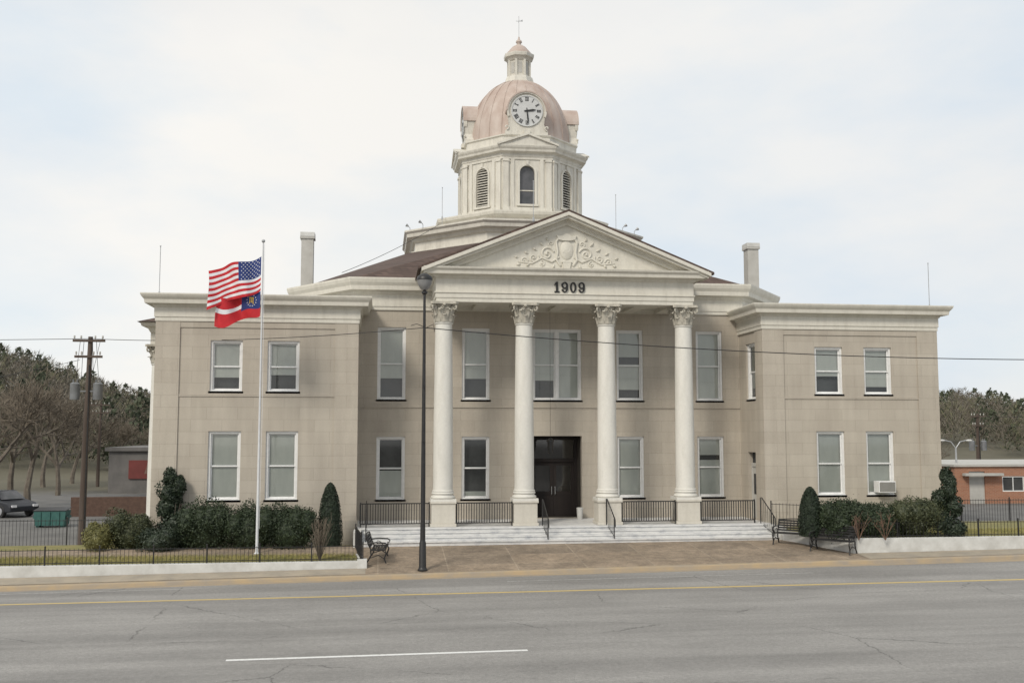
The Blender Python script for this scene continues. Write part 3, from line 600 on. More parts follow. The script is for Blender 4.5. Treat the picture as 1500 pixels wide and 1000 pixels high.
def clock(rz):
    m=MB(); r=.96
    pts=[(-1.08,19.50),(1.08,19.50),(1.08,19.72),(.98,19.80),(.88,20.05),(.91,20.3)]
    pts+=[(r*math.cos(R(-15)+R(210)*i/24),CZ+r*math.sin(R(-15)+R(210)*i/24)) for i in range(25)]+[(-.91,20.3),(-.88,20.05),(-.98,19.80),(-1.08,19.72)]
    m.prism(pts,DF,DF+.5)
    ring(m,0,CZ,1.01,1.01,.10,R(-18),R(198),28,DF-.07,DF+.1)
    for s in (-1,1):
        pp=[(s*(1.03+(.13*(1-.85*i/20))*math.cos(-PI/2-1.8*PI*i/20)),DF-.02,19.86+.13*(1-.85*i/20)*math.sin(-PI/2-1.8*PI*i/20)) for i in range(21)]; m.tube(pp,.04,6)
        m.box(min(s*.88,s*.95),max(s*.88,s*.95),DF+.501,-1.9,19.55,CZ)
    m.box(-.16,.16,DF-.12,DF,CZ-1.20,CZ-1.0)
    ho=m.build('clock_dormer',TOWERW,CH,(TX,13,0),(0,0,rz))
    h=MB(); pol=[(1.035*math.cos(PI*i/20),CZ+1.035*math.sin(PI*i/20)) for i in range(21)]
    inn=[(.965*math.cos(PI*i/20),CZ+.965*math.sin(PI*i/20)) for i in range(21)]
    for i in range(20): h.prism([pol[i],pol[i+1],inn[i+1],inn[i]],DF-.10,-.9)
    h.build('dormer_hood',COPPER,ho)
    d=MB(); d.lathe([(0,0),(.77,0),(.81,.03),(.81,.06),(.76,.06),(.75,.035),(0,.035)],40,cap=False); d.v=[(x,DF-z,CZ+y) for x,y,z in d.v]
    d.build('clock_dial',DIAL,ho,smooth=False)
    y0,y1=DF-.047,DF-.036
    for i,s in enumerate(ROM):
        n=MB(); a=i*PI/6; o=Vector((math.sin(a),math.cos(a))); t=Vector((math.cos(a),-math.sin(a)))
        wd={'I':.050,'V':.092,'X':.092}; tot=sum(wd[c] for c in s); u=-tot/2
        P=lambda uu,vv:tuple(Vector((0,CZ))+o*(.52+vv*.185)+t*uu)
        for c in s:
            uw=wd[c]; cx=u+uw/2
            if c=='I': stroke(n,P(cx,0),P(cx,1),.028,y0,y1)
            elif c=='V': stroke(n,P(cx-.033,1),P(cx,0),.028,y0,y1); stroke(n,P(cx+.033,1),P(cx,0),.018,y0-.001,y1)
            else: stroke(n,P(cx-.033,1),P(cx+.033,0),.028,y0,y1); stroke(n,P(cx+.033,1),P(cx-.033,0),.018,y0-.001,y1)
            u+=uw
        for vv in (0,1): stroke(n,P(-tot/2,vv),P(tot/2,vv),.012,y0-.002,y1)
        n.build('clock_numeral',LETTER,ho)
    for nm,ang,l,wd in (('hour_hand',R(82),.48,.085),('minute_hand',R(174),.69,.06)):
        hd=MB(); o=Vector((math.sin(ang),math.cos(ang))); c=Vector((0,CZ)); yy=DF-.075 if nm=='hour_hand' else DF-.09
        q=Vector((o.y,-o.x)); hd.prism([tuple(c-o*.14-q*wd*.4),tuple(c+o*l*.65-q*wd*.6),tuple(c+o*l),tuple(c+o*l*.65+q*wd*.6),tuple(c-o*.14+q*wd*.4)],yy,yy+.01); hd.build(nm,LETTER,ho)
for k in range(4): clock(k*PI/2)
for x,y,z,h in ((-4.3,10.6,15.2,1.6),(4.5,10.2,14.6,2.0),(-15.7,.2,9.78,1.9),(15.6,.2,9.78,1.9),(-1.35,-.5,12.9,1.6)):
    m=MB(); m.tube([(x,y,z-.3),(x,y,z+h)],.014,5); m.lathe([(.06,z-.02),(.03,z+.15)],6,(x,y)); m.sphere((x,y,z+h),.03,6,5); m.build('lightning_rod',GALV,CH)
for x,y,z,s in ((-5.9,10.6,14.5,-1),(-5.3,9.6,14.5,-1),(4.6,9.2,14.5,1),(5.4,10,14.5,1)):
    m=MB(); m.tube([(0,0,-.02),(0,0,.2),(s*.08,-.04,.28)],.018,5); m.lathe([(.04,0),(.085,.13)],10); k0=len(m.v)-20
    Mx=Matrix.Translation((s*.08,-.04,.28))@Matrix.Rotation(s*R(60),4,'Y')
    m.v[k0:]=[tuple(Mx@Vector(v)) for v in m.v[k0:]]; m.build('floodlight',GALV,CH,(x,y,z))
# left side portico
m=MB(); m.box(-17.0,-15.66,5,12,8.3,8.95); m.sweep([(-15.7,12.1),(-17.0,12.1),(-17.0,4.9),(-15.7,4.9)],[(-.2,8.8),(.0,8.8),(.1,9.0),(.3,9.05),(.35,9.2),(-.2,9.2)]); m.build('side_portico',TRIM,CH)
m=MB(); m.add([(-17.45,4.4,9.21),(-17.45,12.6,9.21),(-15.72,11.5,9.75),(-15.72,5.5,9.75)],[(0,1,2,3)]); m.add([(-17.45,4.4,9.21),(-15.72,4.4,9.21),(-15.72,5.5,9.75)],[(0,1,2)]); m.build('side_portico_roof',SHING,CH,fixn=False)
dup(c0,(-16.66,5.4,-1.35))
m=MB(); m.tube([(-.35,1.6,9.65),(-.35,1.6,4.35)],.006,4); m.lathe([(.03,4.35),(.16,4.25),(.17,4.2),(.13,4.19),(.10,3.75),(.05,3.7)],6,(-.35,1.6)); m.build('hanging_lantern',BLACK,CH)
# ---------------------------------------------------------------- porch railings
def rail_panel(label,x0,x1,group='black railings of the porch'):
    t=thing('porch_railing',label,'railing',(7.3+(x0+x1)/2,39.72,.99)); L=x1-x0
    t['group']=group
    m=MB(); m.box(-L/2,L/2,-.025,.025,.86,.90); m.build('rail',BLACK,t); m=MB(); m.box(-L/2,L/2,-.02,.02,.10,.14); m.build('rail',BLACK,t)
    m=MB(); n=int(L/.095)
    for i in range(n+1): x=-L/2+L*i/n; m.box(x-.014,x+.014,-.014,.014,.14,.86)
    m.build('balusters',BLACK,t)
    for x in (-L/2+.02,L/2-.02): m=MB(); m.box(x-.022,x+.022,-.022,.022,0,.93) ; m.build('post',BLACK,t)
rail_panel('black porch railing left of the leftmost column',-8.0,-5.36); rail_panel('black porch railing between the first and second columns',-4.34,-2.16)
rail_panel('black porch railing between the third and fourth columns',2.16,4.34); rail_panel('black porch railing right of the rightmost column',5.36,7.6)
def handrail(label,x):
    t=thing('step_handrail',label,'handrail',(7.3+x,39.0,.45)); m=MB()
    m.tube([(0,.5,.54),(0,.5,1.55),(0,.35,1.55),(0,-.9,.92),(0,-1.0,.86),(0,-1.02,.6)],.021,6); m.build('rail',BLACK,t)
    m=MB(); m.tube([(0,-.85,.03),(0,-.85,.92)],.020,6); m.tube([(0,.3,.5),(0,-.85,.25)],.012,5)
    for i in range(6): y=.35-i*.2; zt=1.54+(y-.35)*.504; m.tube([(0,y,zt-.95),(0,y,zt)],.008,4)
    m.build('balusters',BLACK,t)
handrail('black iron stair handrail left of the front doors',-1.02); handrail('black iron stair handrail right of the front doors',1.5)
handrail('black iron stair handrail at the left end of the steps',-7.75); handrail('black iron stair handrail at the right end of the steps',7.75)
m=MB(); m.lathe([(.11,0),(.14,.42),(.15,.45),(.1,.47)],16); o=m.build('waste_bin',WALLW,loc=(7.3+1.02,42.4,.99),smooth=True); tag(o,'small pale bin on the porch at the right side of the doorway','bin')
# ---------------------------------------------------------------- benches
def bench():
    t=thing('bench','','bench'); m=MB(); L=1.45
    for i in range(6): y=-.26+i*.085; m.box(-L/2,L/2,y-.03,y+.03,.42+.006*abs(i-2),.445+.006*abs(i-2))
    m.build('seat',BLACK,t)
    m=MB()
    for i in range(5):
        z=.53+i*.085; y=.245+i*.03; m.box(-L/2,L/2,y-.012,y+.012,z-.03,z+.03)
    for i in range(9): x=-.5+i*.125; m.tube([(x,.245,.5),(x,.37,.9)],.012,4)
    pts=[(-L/2+L*i/12,.385,.90+.05*math.sin(PI*i/12)) for i in range(13)]; m.tube(pts,.022,6); m.build('backrest',BLACK,t)
    for s in (-1,1):
        m=MB(); x=s*L/2
        m.tube([(x,-.30,0),(x,-.24,.15),(x,-.30,.32),(x,-.27,.44),(x,.2,.43),(x,.28,.6),(x,.39,.92)],.026,6)
        m.tube([(x,.36,0),(x,.28,.12),(x,.20,.28),(x,.22,.44)],.026,6); m.tube([(x,-.24,.15),(x,-.05,.27),(x,.1,.22),(x,.24,.18)],.016,5)
        m.tube([(x,.30,.66),(x,.05,.69),(x,-.26,.67),(x,-.34,.61),(x,-.32,.55),(x,-.27,.56),(x,-.27,.44)],.024,6)
        m.tube([(x,-.1,.45),(x,-.02,.56),(x,.08,.6),(x,.14,.54),(x,.08,.49)],.014,5)
        m.build('leg',BLACK,t)
    return t
B=bench(); B.location=(.02,35.75,apronz(.02,35.75)); B.rotation_euler=(0,0,R(86)); B['label']='black iron bench at the left end of the steps, beside the tall lamp post'
p1=at_z(1166,797,.46); p2=at_z(1222,806,.40)
B2=dup(B,(p1.x,p1.y+.1,apronz(p1.x,p1.y)),R(-42),label='farther of the two black iron benches at the right end of the steps')
B3=dup(B,(p2.x,p2.y+.1,apronz(p2.x,p2.y)),R(-48),label='nearer black iron bench at the corner of the right white wall')
for b in (B,B2,B3): b['group']='black iron benches by the steps'
# ---------------------------------------------------------------- fences
def fence(name,label,x0,x1,y,zf,h,post=1.55,pick=.13,mt=BLACK):
    t=thing(name,label,'fence',((x0+x1)/2,y,zf)); L=x1-x0
    for q in (h-.05,.06): m=MB(); m.box(-L/2,L/2,-.012,.012,q,q+.02); m.build('rail',mt,t)
    m=MB(); n=int(L/pick)
    for i in range(n): xx=-L/2+L*(i+.5)/n; m.box(xx-.006,xx+.006,-.006,.006,.0,h+.009)
    m.build('pickets',mt,t)
    k=int(L/post); m=MB(); m.box(-.02,.02,-.02,.02,-.02,h+.05); m.sphere((0,0,h+.07),.03,8,6); p0=m.build('post',mt,t,(-L/2,0,0))
    for i in range(1,k+1):
        c=p0.copy(); COL.objects.link(c); c.location=(-L/2+L*i/k,0,0)
    return t
fence('iron_fence','short black iron fence on top of the left white wall',-15.6,-.5,34.86,LZ+.03,.52)
f=fence('iron_fence','short black iron fence running back from the left wall corner to the porch',0,3,0,0,.85); f.location=(-.68,36.5,LZ+.03); f.rotation_euler=(0,0,R(95))
fence('iron_fence','short black iron fence on top of the right white wall',16.9,34,35.08,RZ+.03,.55)
f=fence('iron_fence','black iron fence at the right end of the steps by the conical shrub',0,1.9,0,0,1.0); f.location=(16.1,38.6,RZ); f.rotation_euler=(0,0,R(-40))
fence('iron_fence','taller black iron fence behind the shrubs at the far left of the lawn',-22,-9.3,41.6,.0,1.25,2.2)
fence('iron_fence','taller black iron fence along the lot beyond the right wing',23.6,40,43.5,.42,1.15,2.2)
# ---------------------------------------------------------------- lamp post
lx,ly=1.45,34.15; lz=apronz(lx,ly)
LP=thing('lamp_post','tall black street lamp on the sidewalk left of the portico','street lamp',(lx,ly,lz))
m=MB(); m.lathe([(.16,0),(.16,.04),(.14,.06),(.12,.12),(.11,.9),(.09,.95),(.085,1.0),(.075,3),(.058,6),(.042,9.1),(.04,9.15)],16); m.build('pole',BLACK,LP,smooth=True)
m=MB(); m.lathe([(.05,9.1),(.10,9.14),(.10,9.2),(.05,9.24)],12); m.lathe([(.02,9.82),(.09,9.81),(.24,9.71),(.27,9.62),(.27,9.58)],20); m.tube([(.0,0,9.2),(.0,0,9.7)],.04); m.build('lamp_cap',BLACK,LP,smooth=True)
m=MB(); m.lathe([(.09,9.25),(.16,9.32),(.235,9.45),(.26,9.575)],20); m.build('lamp_globe',mat('smoked_globe',(.20,.20,.20),(.26,.26,.26),4,.15),LP,smooth=True)
m=MB(); m.box(-.05,.05,-.17,-.07,4.2,4.42); m.build('control_box',BLACK,LP); m=MB(); m.box(-.04,.04,-.16,-.05,6.0,6.25); m.build('control_box',BLACK,LP)
m=MB(); m.tube([(0,-.04,8.0),(-.25,-.1,8.1),(-.45,0,8.05)],.012,5); m.tube([(0,.0,7.95),(.3,-.05,8.1),(.35,0,7.85)],.012,5); m.build('bracket',BLACK,LP)
# ---------------------------------------------------------------- flagpole + flags
fp=at_z(376,812,LZ); fx,fy=fp.x,fp.y
FP=thing('flagpole','tall thin metal flagpole standing on the left lawn','flagpole',(fx,fy,LZ))
m=MB(); m.lathe([(.11,0),(.11,.04),(.06,.08),(.052,.1),(.04,5),(.026,11.05)],12); m.build('pole',POLEP,FP,smooth=True)
m=MB(); m.sphere((0,0,11.12),.065,12,8); m.build('ball_finial',GALV,FP,smooth=True)
m=MB(); m.tube([(.07,-.03,.9),(.09,-.03,5),(.05,-.02,11)],.006,4); m.build('halyard',WHT,FP)
def flag(name,label,ztop,L,H,droop,colf,extra,mats,ph,amp=.10,yo=0):
    t=thing(name,label,'flag',(fx,fy,LZ))
    def P(u,v,o=0):
        x=-.06-L*u*(.97-.06*math.sin(v*2+ph)); z=ztop-H*v-droop*(u**.75)-amp*math.sin(u*7.5+ph)*u**.4*(.55+.5*v)-.14*u*v
        y=.20*math.sin(u*9+ph+v*2.2)*min(1,u*4)+.07*math.sin(u*19+v*5+ph)*u+yo*min(1,u*3)
        return Vector((x,y+o,z))
    nu,nv=40,26; m=MB(); m.v=[tuple(P(i/nu,j/nv)) for j in range(nv+1) for i in range(nu+1)]
    for j in range(nv):
        for i in range(nu): m.f.append((j*(nu+1)+i,j*(nu+1)+i+1,(j+1)*(nu+1)+i+1,(j+1)*(nu+1)+i)); m.m.append(colf((i+.5)/nu,(j+.5)/nv))
    m.build('cloth',mats,t,smooth=True,fixn=False); e=MB(); extra(e,P); e.build('emblem',mats,t,fixn=False)
    return t
def star(e,P,u,v,r,asp,mi):
    for o in (-.012,.012):
        pts=[]
        for k in range(10):
            a=PI*k/5; rr=r if k%2==0 else r*.4; pts.append(P(u+rr*math.sin(a)/asp[0],v-rr*math.cos(a)/asp[1],o))
        c=P(u,v,o); e.add([c]+pts,[(0,k+1,(k+1)%10+1) for k in range(10)],mi)
def usx(e,P):
    for r in range(9):
        n=6 if r%2==0 else 5
        for k in range(n): star(e,P,(.035+.066*k+(0 if n==6 else .033)),.04+r*.0575,.028,(1.9,1.15),1)
flag('national_flag','striped red and white flag with starry blue canton flying near the flagpole top',10.88-LZ,1.95,1.24,.52,lambda u,v:2 if (u<.42 and v<7/13) else (0 if int(v*13)%2==0 else 1),usx,[RED,WHT,BLUE,GOLD],.6,.10,-.05)
def gax(e,P):
    for k in range(13): a=2*PI*k/13; star(e,P,.2+.105*math.sin(a),.33-.22*math.cos(a),.03,(1.75,1.0),1)
    for o in (-.012,.012):
        for x0,x1,y0,y1 in ((.15,.25,.2,.25),(.155,.175,.25,.42),(.19,.21,.25,.42),(.225,.245,.25,.42),(.145,.255,.42,.46)):
            e.quad(P(x0,y0,o),P(x1,y0,o),P(x1,y1,o),P(x0,y1,o),3)
flag('state_flag','red, white and red flag with blue canton ring of stars, flying below the striped flag',9.62-LZ,1.60,.90,.26,lambda u,v:2 if (u<.44 and v<.66) else (0 if v<.38 or v>.54 else 1),gax,[RED,WHT,BLUE,GOLD],2.2,.14,.12)
# ---------------------------------------------------------------- vegetation
def leaves(m,c,rad,n,size,seed,shape='round',mi=0):
    rr=random.Random(seed); cx,cy,cz=c; rx,ry,rz=rad
    lumps=[(Vector((rr.gauss(0,1),rr.gauss(0,1),rr.gauss(0,1))).normalized(),rr.uniform(.05,.28)) for _ in range(11)]
    vs=[];fs=[]
    for i in range(n):
        d=Vector((rr.gauss(0,1),rr.gauss(0,1),rr.gauss(0,1))).normalized(); k=rr.uniform(.72,1.0)
        k*=1-.12+sum(a*max(0,d.dot(l))**5 for l,a in lumps)*.8
        if rr.random()<.08: k*=rr.uniform(1.0,1.2)
        if shape=='cone':
            t=rr.random()**.85; f=math.sqrt(max(0,1-t**1.9))*(.86+.14*min(1,t*6)); a=rr.uniform(0,2*PI); f*=rr.uniform(.80,1.05)
            p=Vector((cx+rx*f*math.cos(a),cy+ry*f*math.sin(a),cz-rz+2*rz*t)); d=Vector((math.cos(a),math.sin(a),.4)).normalized()
        else: p=Vector((cx+d.x*rx*k,cy+d.y*ry*k,max(cz-rz*.98,cz+d.z*rz*k)))
        nrm=(d+Vector((rr.gauss(0,.6),rr.gauss(0,.6),rr.gauss(0,.6)))).normalized(); t1=nrm.cross(Vector((rr.gauss(0,1),rr.gauss(0,1),rr.gauss(0,1)))).normalized(); t2=nrm.cross(t1); s=size*rr.uniform(.6,1.3)
        o=len(vs); vs+=[p-t1*s,p+t2*s*.5,p+t1*s,p-t2*s*.5]; fs.append((o,o+1,o+2,o+3))
    m.add(vs,fs,mi)
    if shape!='cone': m.sphere(c,1,14,9,(rx*.70,ry*.70,rz*.72),mi)
    else: m.lathe([(rx*.75,cz-rz),(rx*.76,cz-rz*.5),(rx*.68,cz+rz*.2),(rx*.4,cz+rz*.7),(.02,cz+rz*.92)],12,(cx,cy),mi=mi)
def shrub(name,label,cat,px0,px1,ptop,pbase,z,mt,n=3000,size=.045,seed=0,shape='round',group=None,lobes=1,loose=False):
    b=at_z((px0+px1)/2,pbase,z)
    X,Yv=b.x,b.y; top=at_y((px0+px1)/2,ptop,Yv).z; w_=(at_y(px1,pbase,Yv)-at_y(px0,pbase,Yv)).x/2; h=(top-z)/2
    t=thing(name,label,cat,(X,Yv,z),group=group); m=MB(); rr=random.Random(seed+99)
    if lobes==1: leaves(m,(0,0,h),(w_,w_*.9 if w_<1 else .9,h),n,size,seed,shape)
    elif loose:
        for k in range(lobes):
            f=k/(lobes-1); zz=h*2*(.12+.74*f); rad=w_*(.66-.32*f); a=rr.uniform(0,6.3); of=w_*.45*(1-f*.5)
            leaves(m,(of*math.cos(a),of*.7*math.sin(a),zz),(rad,rad*.8,h*.30),n//lobes,size,seed+k)
    else:
        leaves(m,(0,0,h*.74),(w_*1.16,.85,h*1.02),n//2,size,seed)
        for k in range(lobes): a=-.9+1.8*(k+.5)/lobes+rr.uniform(-.08,.08); leaves(m,(w_*.9*a,rr.uniform(-.4,.2),h*rr.uniform(1.0,1.2)),(w_*.48,.6,h*rr.uniform(.66,.76)),n//lobes//2+400,size,seed+k+5)
    m.build('foliage',mt,t,fixn=False); m=MB()
    for k in range(4): a=rr.uniform(0,6.3); m.tube([(0,0,-.03),(.1*math.cos(a),.1*math.sin(a),h*.5),(w_*.4*math.cos(a),w_*.3*math.sin(a),h*1.1)],[.03,.025,.01],5)
    m.build('stem',BARK,t); return t
def bare_shrub(label,px,pbase,ptop,z,mt,seed,n=26,k_=1.0):
    b=at_z(px,pbase,z); top=at_y(px,ptop,b.y).z-z; t=thing('bare_shrub',label,'shrub',b); rr=random.Random(seed); m=MB()
    for k in range(n):
        a=rr.uniform(0,6.3); l=top*rr.uniform(.55,1); sp=rr.uniform(.1,.42); p=[Vector((0,0,-.02)),Vector((sp*.4*math.cos(a),sp*.4*math.sin(a),l*.45)),Vector((sp*math.cos(a),sp*math.sin(a),l))]
        m.tube(p,[.015*k_,.012*k_,.006*k_],4)
        for q in range(5):
            s=p[1].lerp(p[2],rr.uniform(0,.95)); e=s+Vector((rr.uniform(-.15,.15),rr.uniform(-.15,.15),rr.uniform(.08,.25)))
            m.tube([s,e],[.008*k_,.005*k_],3)
    m.build('stems',mt,t,fixn=False)
G1='dark evergreen bushes under the left wing windows'
shrub('holly_bush','tall dark holly bush at the left corner of the left wing','shrub',220,284,684,803,LZ,LEAFH,6400,.055,11,lobes=9,loose=True)
shrub('bush','rounded olive green bush left of the tall holly','shrub',154,228,740,806,LZ,LEAFO,5600,.04,12,lobes=2)
shrub('bush','yellow green bush at the left end of the left planting','shrub',122,166,758,809,LZ,LEAFY,3400,.04,13,lobes=2)
shrub('bush','dark low bush in front of the tall left holly','shrub',202,266,768,809,LZ,LEAFH,3800,.04,14,lobes=2)
shrub('bush','dark evergreen bush under the left window of the left wing','shrub',264,340,728,806,LZ,LEAFD,8000,.042,15,group=G1,lobes=4)
shrub('bush','dark evergreen bush right behind the flagpole','shrub',326,408,733,806,LZ,LEAFD,8000,.042,16,group=G1,lobes=4)
shrub('bush','dark evergreen bush under the right window of the left wing, beside the conical shrub','shrub',388,464,731,806,LZ,LEAFD,8000,.042,17,group=G1,lobes=4)
shrub('conical_shrub','dark conical evergreen beside the left end of the porch','shrub',463,502,707,804,LZ,LEAFC,6500,.035,18,'cone')
bare_shrub('bare twiggy shrub in front of the left conical evergreen',468,821,757,LZ,TWIG,3,34)
shrub('conical_shrub','dark conical evergreen beside the right end of the porch','shrub',1170,1206,713,785,RZ,LEAFC,6000,.035,21,'cone')
shrub('bush','dark evergreen bush nearest the conical shrub under the right wing','shrub',1200,1260,726,786,RZ,LEAFD,6400,.042,22,lobes=3)
shrub('bush','dark evergreen bush under the first window of the right wing','shrub',1248,1312,729,786,RZ,LEAFD,6400,.042,23,lobes=3)
shrub('bush','olive evergreen bush under the air conditioner','shrub',1302,1372,720,785,RZ,LEAFO,6800,.042,24,lobes=4)
shrub('holly_bush','tall dark holly bush at the right corner of the right wing','shrub',1362,1414,684,786,RZ,LEAFH,5600,.055,25,lobes=8,loose=True)
bare_shrub('thin bare reddish shrub in front of the first right bushes',1258,790,750,RZ,RUST,5,9,.7); bare_shrub('thin bare reddish shrub under the air conditioner',1297,790,750,RZ,RUST,6,9,.7)
m=MB(); m.box(-.36,.36,-.42,.05,0,.46); ac=thing('air_conditioner','white window air conditioner in the lower right window of the right wing','air conditioner',(7.3+13.11+.05,40.0,2.14)); m.build('casing',SASH,ac,bevel=.015)
m=MB(); m.box(-.33,.33,-.424,-.421,.04,.42,1)
for i in range(9): m.box(-.32,.32,-.434,-.4245,.05+.042*i,.07+.042*i)
m.build('grille',[CHIM,DARK],ac)
def bare_tree(seed,H):
    rr=random.Random(seed); tk=MB(); tw=MB()
    def br(p,d,l,r,dep):
        q=[p]; dd=d.copy()
        for i in range(3): dd=(dd+Vector((rr.gauss(0,.12),rr.gauss(0,.12),rr.gauss(.03,.08)))).normalized(); q.append(q[-1]+dd*l/3)
        (tk if dep<3 else tw).tube(q,[max(r*f,.014) for f in (1,.88,.75,.62)],6 if dep<2 else 3,cap=False)
        if dep>=6: return
        n=3 if dep<4 else 4
        for k in range(n):
            s=q[-1] if k==0 else q[2].lerp(q[-1],rr.random()) if k<3 else q[1]
            nd=(dd+Vector((rr.gauss(0,.6),rr.gauss(0,.6),rr.gauss(.10,.35)))).normalized(); br(s,nd,l*rr.uniform(.64,.84),r*.6,dep+1)
    br(Vector((0,0,-.1)),Vector((0,0,1)),H*.24,H*.020,0); return tk,tw
protos=[]
for s in range(3):
    tk,tw=bare_tree(40+s,10.5); t=thing('bare_tree','','tree'); tk.build('trunk',BARK,t,fixn=False); tw.build('crown',TWIG,t,fixn=False); protos.append(t)
spots=[(-6,62,0),(40,72,1),(84,80,2),(104,98,0),(14,88,2),(170,104,1),(195,112,0),(62,92,0)]
labs=['large bare winter tree at the very left edge of the photo','large bare winter tree behind the teal dumpster','bare winter tree left of the utility pole','bare winter tree just behind the transformer pole','bare winter tree far behind at the left edge','bare winter tree behind the grey shop with the red panel','bare winter tree nearest the left wing, behind the shop','bare winter tree behind the gap between the dumpster and the pole']
for i,(px,Y,k) in enumerate(spots):
    p=at_y(px,740,Y); z=terr(p.x,Y); o=protos[k] if i<3 else dup(protos[k])
    o.location=(p.x,Y,z); o.rotation_euler=(0,0,i*1.7); s=(1.12,1.15,1.05,1.0,1.25,.8,.8,1.15)[i]; o.scale=(s,s,s); o['label']=labs[i]; o['group']='bare trees beyond the left lot'
o=dup(protos[1],(66,92,terr(66,92)),2.0,label='bare winter tree behind the brick building on the right'); o.scale=(.6,)*3; o['group']='bare trees beyond the right lot'
o=dup(protos[2],(56,100,terr(56,100)),1.0,label='bare winter tree behind the right wing corner'); o.scale=(.62,)*3; o['group']='bare trees beyond the right lot'
rr=random.Random(5); vs=[];fs=[];mi=[]
def wood(x0,x1,y0,y1,n,evp=.17):
    for i in range(n):
        X=rr.uniform(x0,x1);Y=rr.uniform(y0,y1); z=terr(X,Y); h=rr.uniform(4.2,8.5); ev=rr.random()<evp*(1.8 if noise.noise(Vector((X*.03,Y*.03,4)))>0 else .4); k=85 if not ev else 130; w0=h*.30
        if ev: h*=1.12
        tone=0 if rr.random()<.5 else (1 if rr.random()<.6 else 3)
        for q in range(k):
            t=rr.random()**.7; a=rr.uniform(0,6.3)
            r=w0*rr.random()**.5*(math.sin(PI*min(1,.25+.75*t))*1.1+.1) if not ev else w0*.85*(1-t*t)*rr.uniform(.5,1.1)+.1
            p=Vector((X+r*math.cos(a),Y+r*math.sin(a),z+h*(.15+.80*t)))
            if ev: d=Vector((rr.gauss(0,1),rr.gauss(0,1),rr.gauss(0,.6))).normalized(); l=.5; s=.25
            else: d=Vector((math.cos(a)*.6,math.sin(a)*.6,rr.uniform(.3,1.4))).normalized(); l=rr.uniform(.5,1.3); s=.07
            e=d.cross(Vector((rr.gauss(0,1),rr.gauss(0,1),.3))).normalized()*s
            o=len(vs); vs.extend([p-e,p+e,p+d*l]); fs.append((o,o+1,o+2)); mi.append(2 if ev else tone)
wood(-120,-15,118,240,2000); wood(-30,100,140,230,300); wood(95,230,125,245,1900)
mw_=MB(); mw_.add(vs,fs); mw_.m=mi
FT1=mat('far_twigs',(.115,.10,.078),(.16,.14,.11),.03,.95); FT2=mat('far_twigs_pale',(.165,.148,.12),(.215,.193,.16),.05,.95); FEV=mat('far_evergreen',(.05,.062,.038),(.085,.098,.06),.3,.95); FT3=mat('far_olive_twigs',(.12,.118,.07),(.16,.155,.095),.05,.95)
tag(mw_.build('woods',[FT1,FT2,FEV,FT3],fixn=False),'leafless brown woods covering the hills behind the courthouse','woods',kind='stuff')
# ---------------------------------------------------------------- utility poles and wires
def upole(label,px,ptop,Y,arm=.6,cans=True,name='utility_pole'):
    tp=at_y(px,ptop,Y); z=terr(tp.x,Y); t=thing(name,label,'utility pole',(tp.x,Y,z)); h=tp.z-z
    m=MB(); m.tube([(0,0,-.1),(.02,0,h*.5),(.08,0,h)],[.15,.125,.095],10); m.build('pole',POLEW,t,smooth=True)
    for zz,aw in ((h-.18,arm),(h-.85,arm*.85)):
        m=MB(); m.box(-aw,aw+.1,-.16,-.07,zz-.05,zz+.05); m.build('crossarm',POLEW,t)
        for x in (-aw+.06,-aw*.45,aw*.5,aw): m=MB(); m.lathe([(.015,zz+.05),(.015,zz+.1),(.03,zz+.1),(.045,zz+.13),(.03,zz+.16),(.04,zz+.19),(.02,zz+.22)],8,(x,-.115)); m.build('insulator',CHIM,t)
    if cans:
        for s in (-1,1):
            m=MB(); zc=h-2.3; m.lathe([(.0,zc-.36),(.19,zc-.36),(.2,zc-.3),(.2,zc+.26),(.21,zc+.3),(.12,zc+.36),(0,zc+.37)],14,(s*.46,-.05)); m.tube([(s*.46-.08,-.05,zc+.30),(s*.46-.08,-.05,zc+.5)],.03,6); m.tube([(s*.46+.08,-.05,zc+.30),(s*.46+.08,-.05,zc+.5)],.03,6); m.box(min(0,s*.46),max(0,s*.46),-.09,-.01,zc-.03,zc+.03); m.build('transformer',TCAN,t,smooth=True)
        for s in (-.3,-.15,.2,.35): m=MB(); m.tube([(s,-.115,h-.2),(s*1.2,-.15,h-1.0),(s*1.4,-.1,h-1.8)],.010,4); m.build('drop_wire',BLACK,t)
        m=MB(); m.tube([(.13,-.12,.3),(.12,-.12,h*.6),(.1,-.1,h-1.2)],.03,6); m.build('conduit',BLACK,t)
    return t,h,z
u1,h1,zz1=upole('wooden utility pole with two transformers left of the courthouse',130,493,45)
u2,h2,zz2=upole('smaller wooden utility pole farther back, just right of the transformer pole',147,590,92,.75,False)
u3,h3,zz3=upole('wooden utility pole beyond the right wing near the brick building',1430,606,70,.5,True)
def wire(p,q,sag,r,label):
    m=MB(); p=Vector(p);q=Vector(q); m.tube([p.lerp(q,i/30)-Vector((0,0,4*sag*(i/30)*(1-i/30))) for i in range(31)],r,5)
    tag(m.build('overhead_wire',BLACK,fixn=False,smooth=True),label,'wire')
lpw=(lx,ly,8.06)
wire(lpw,(42,33,7.9),.84,.016,'black overhead wire crossing the portico to the right edge')
wire(lpw,(u1.location.x,44.9,8.5),.22,.013,'black overhead wire from the lamp post to the transformer pole')
wire((u1.location.x,44.9,8.5),(-48,44,8.6),.3,.013,'black overhead wire running left from the transformer pole')
wire((7.3-4.6,40+8.4,14.45),(7.3-8.9,40+2.2,11.1),.12,.012,'thin black cable slanting over the brown roof to the tower base')
wire((u1.location.x+.5,44.9,8.4),(u1.location.x-1.2,47,3.4),.25,.009,'thin drooping service wire hanging beside the transformer pole')
wire((u1.location.x-.3,44.9,7.6),(-40,70,6.5),.6,.01,'thin overhead wire going back left from the transformer pole')
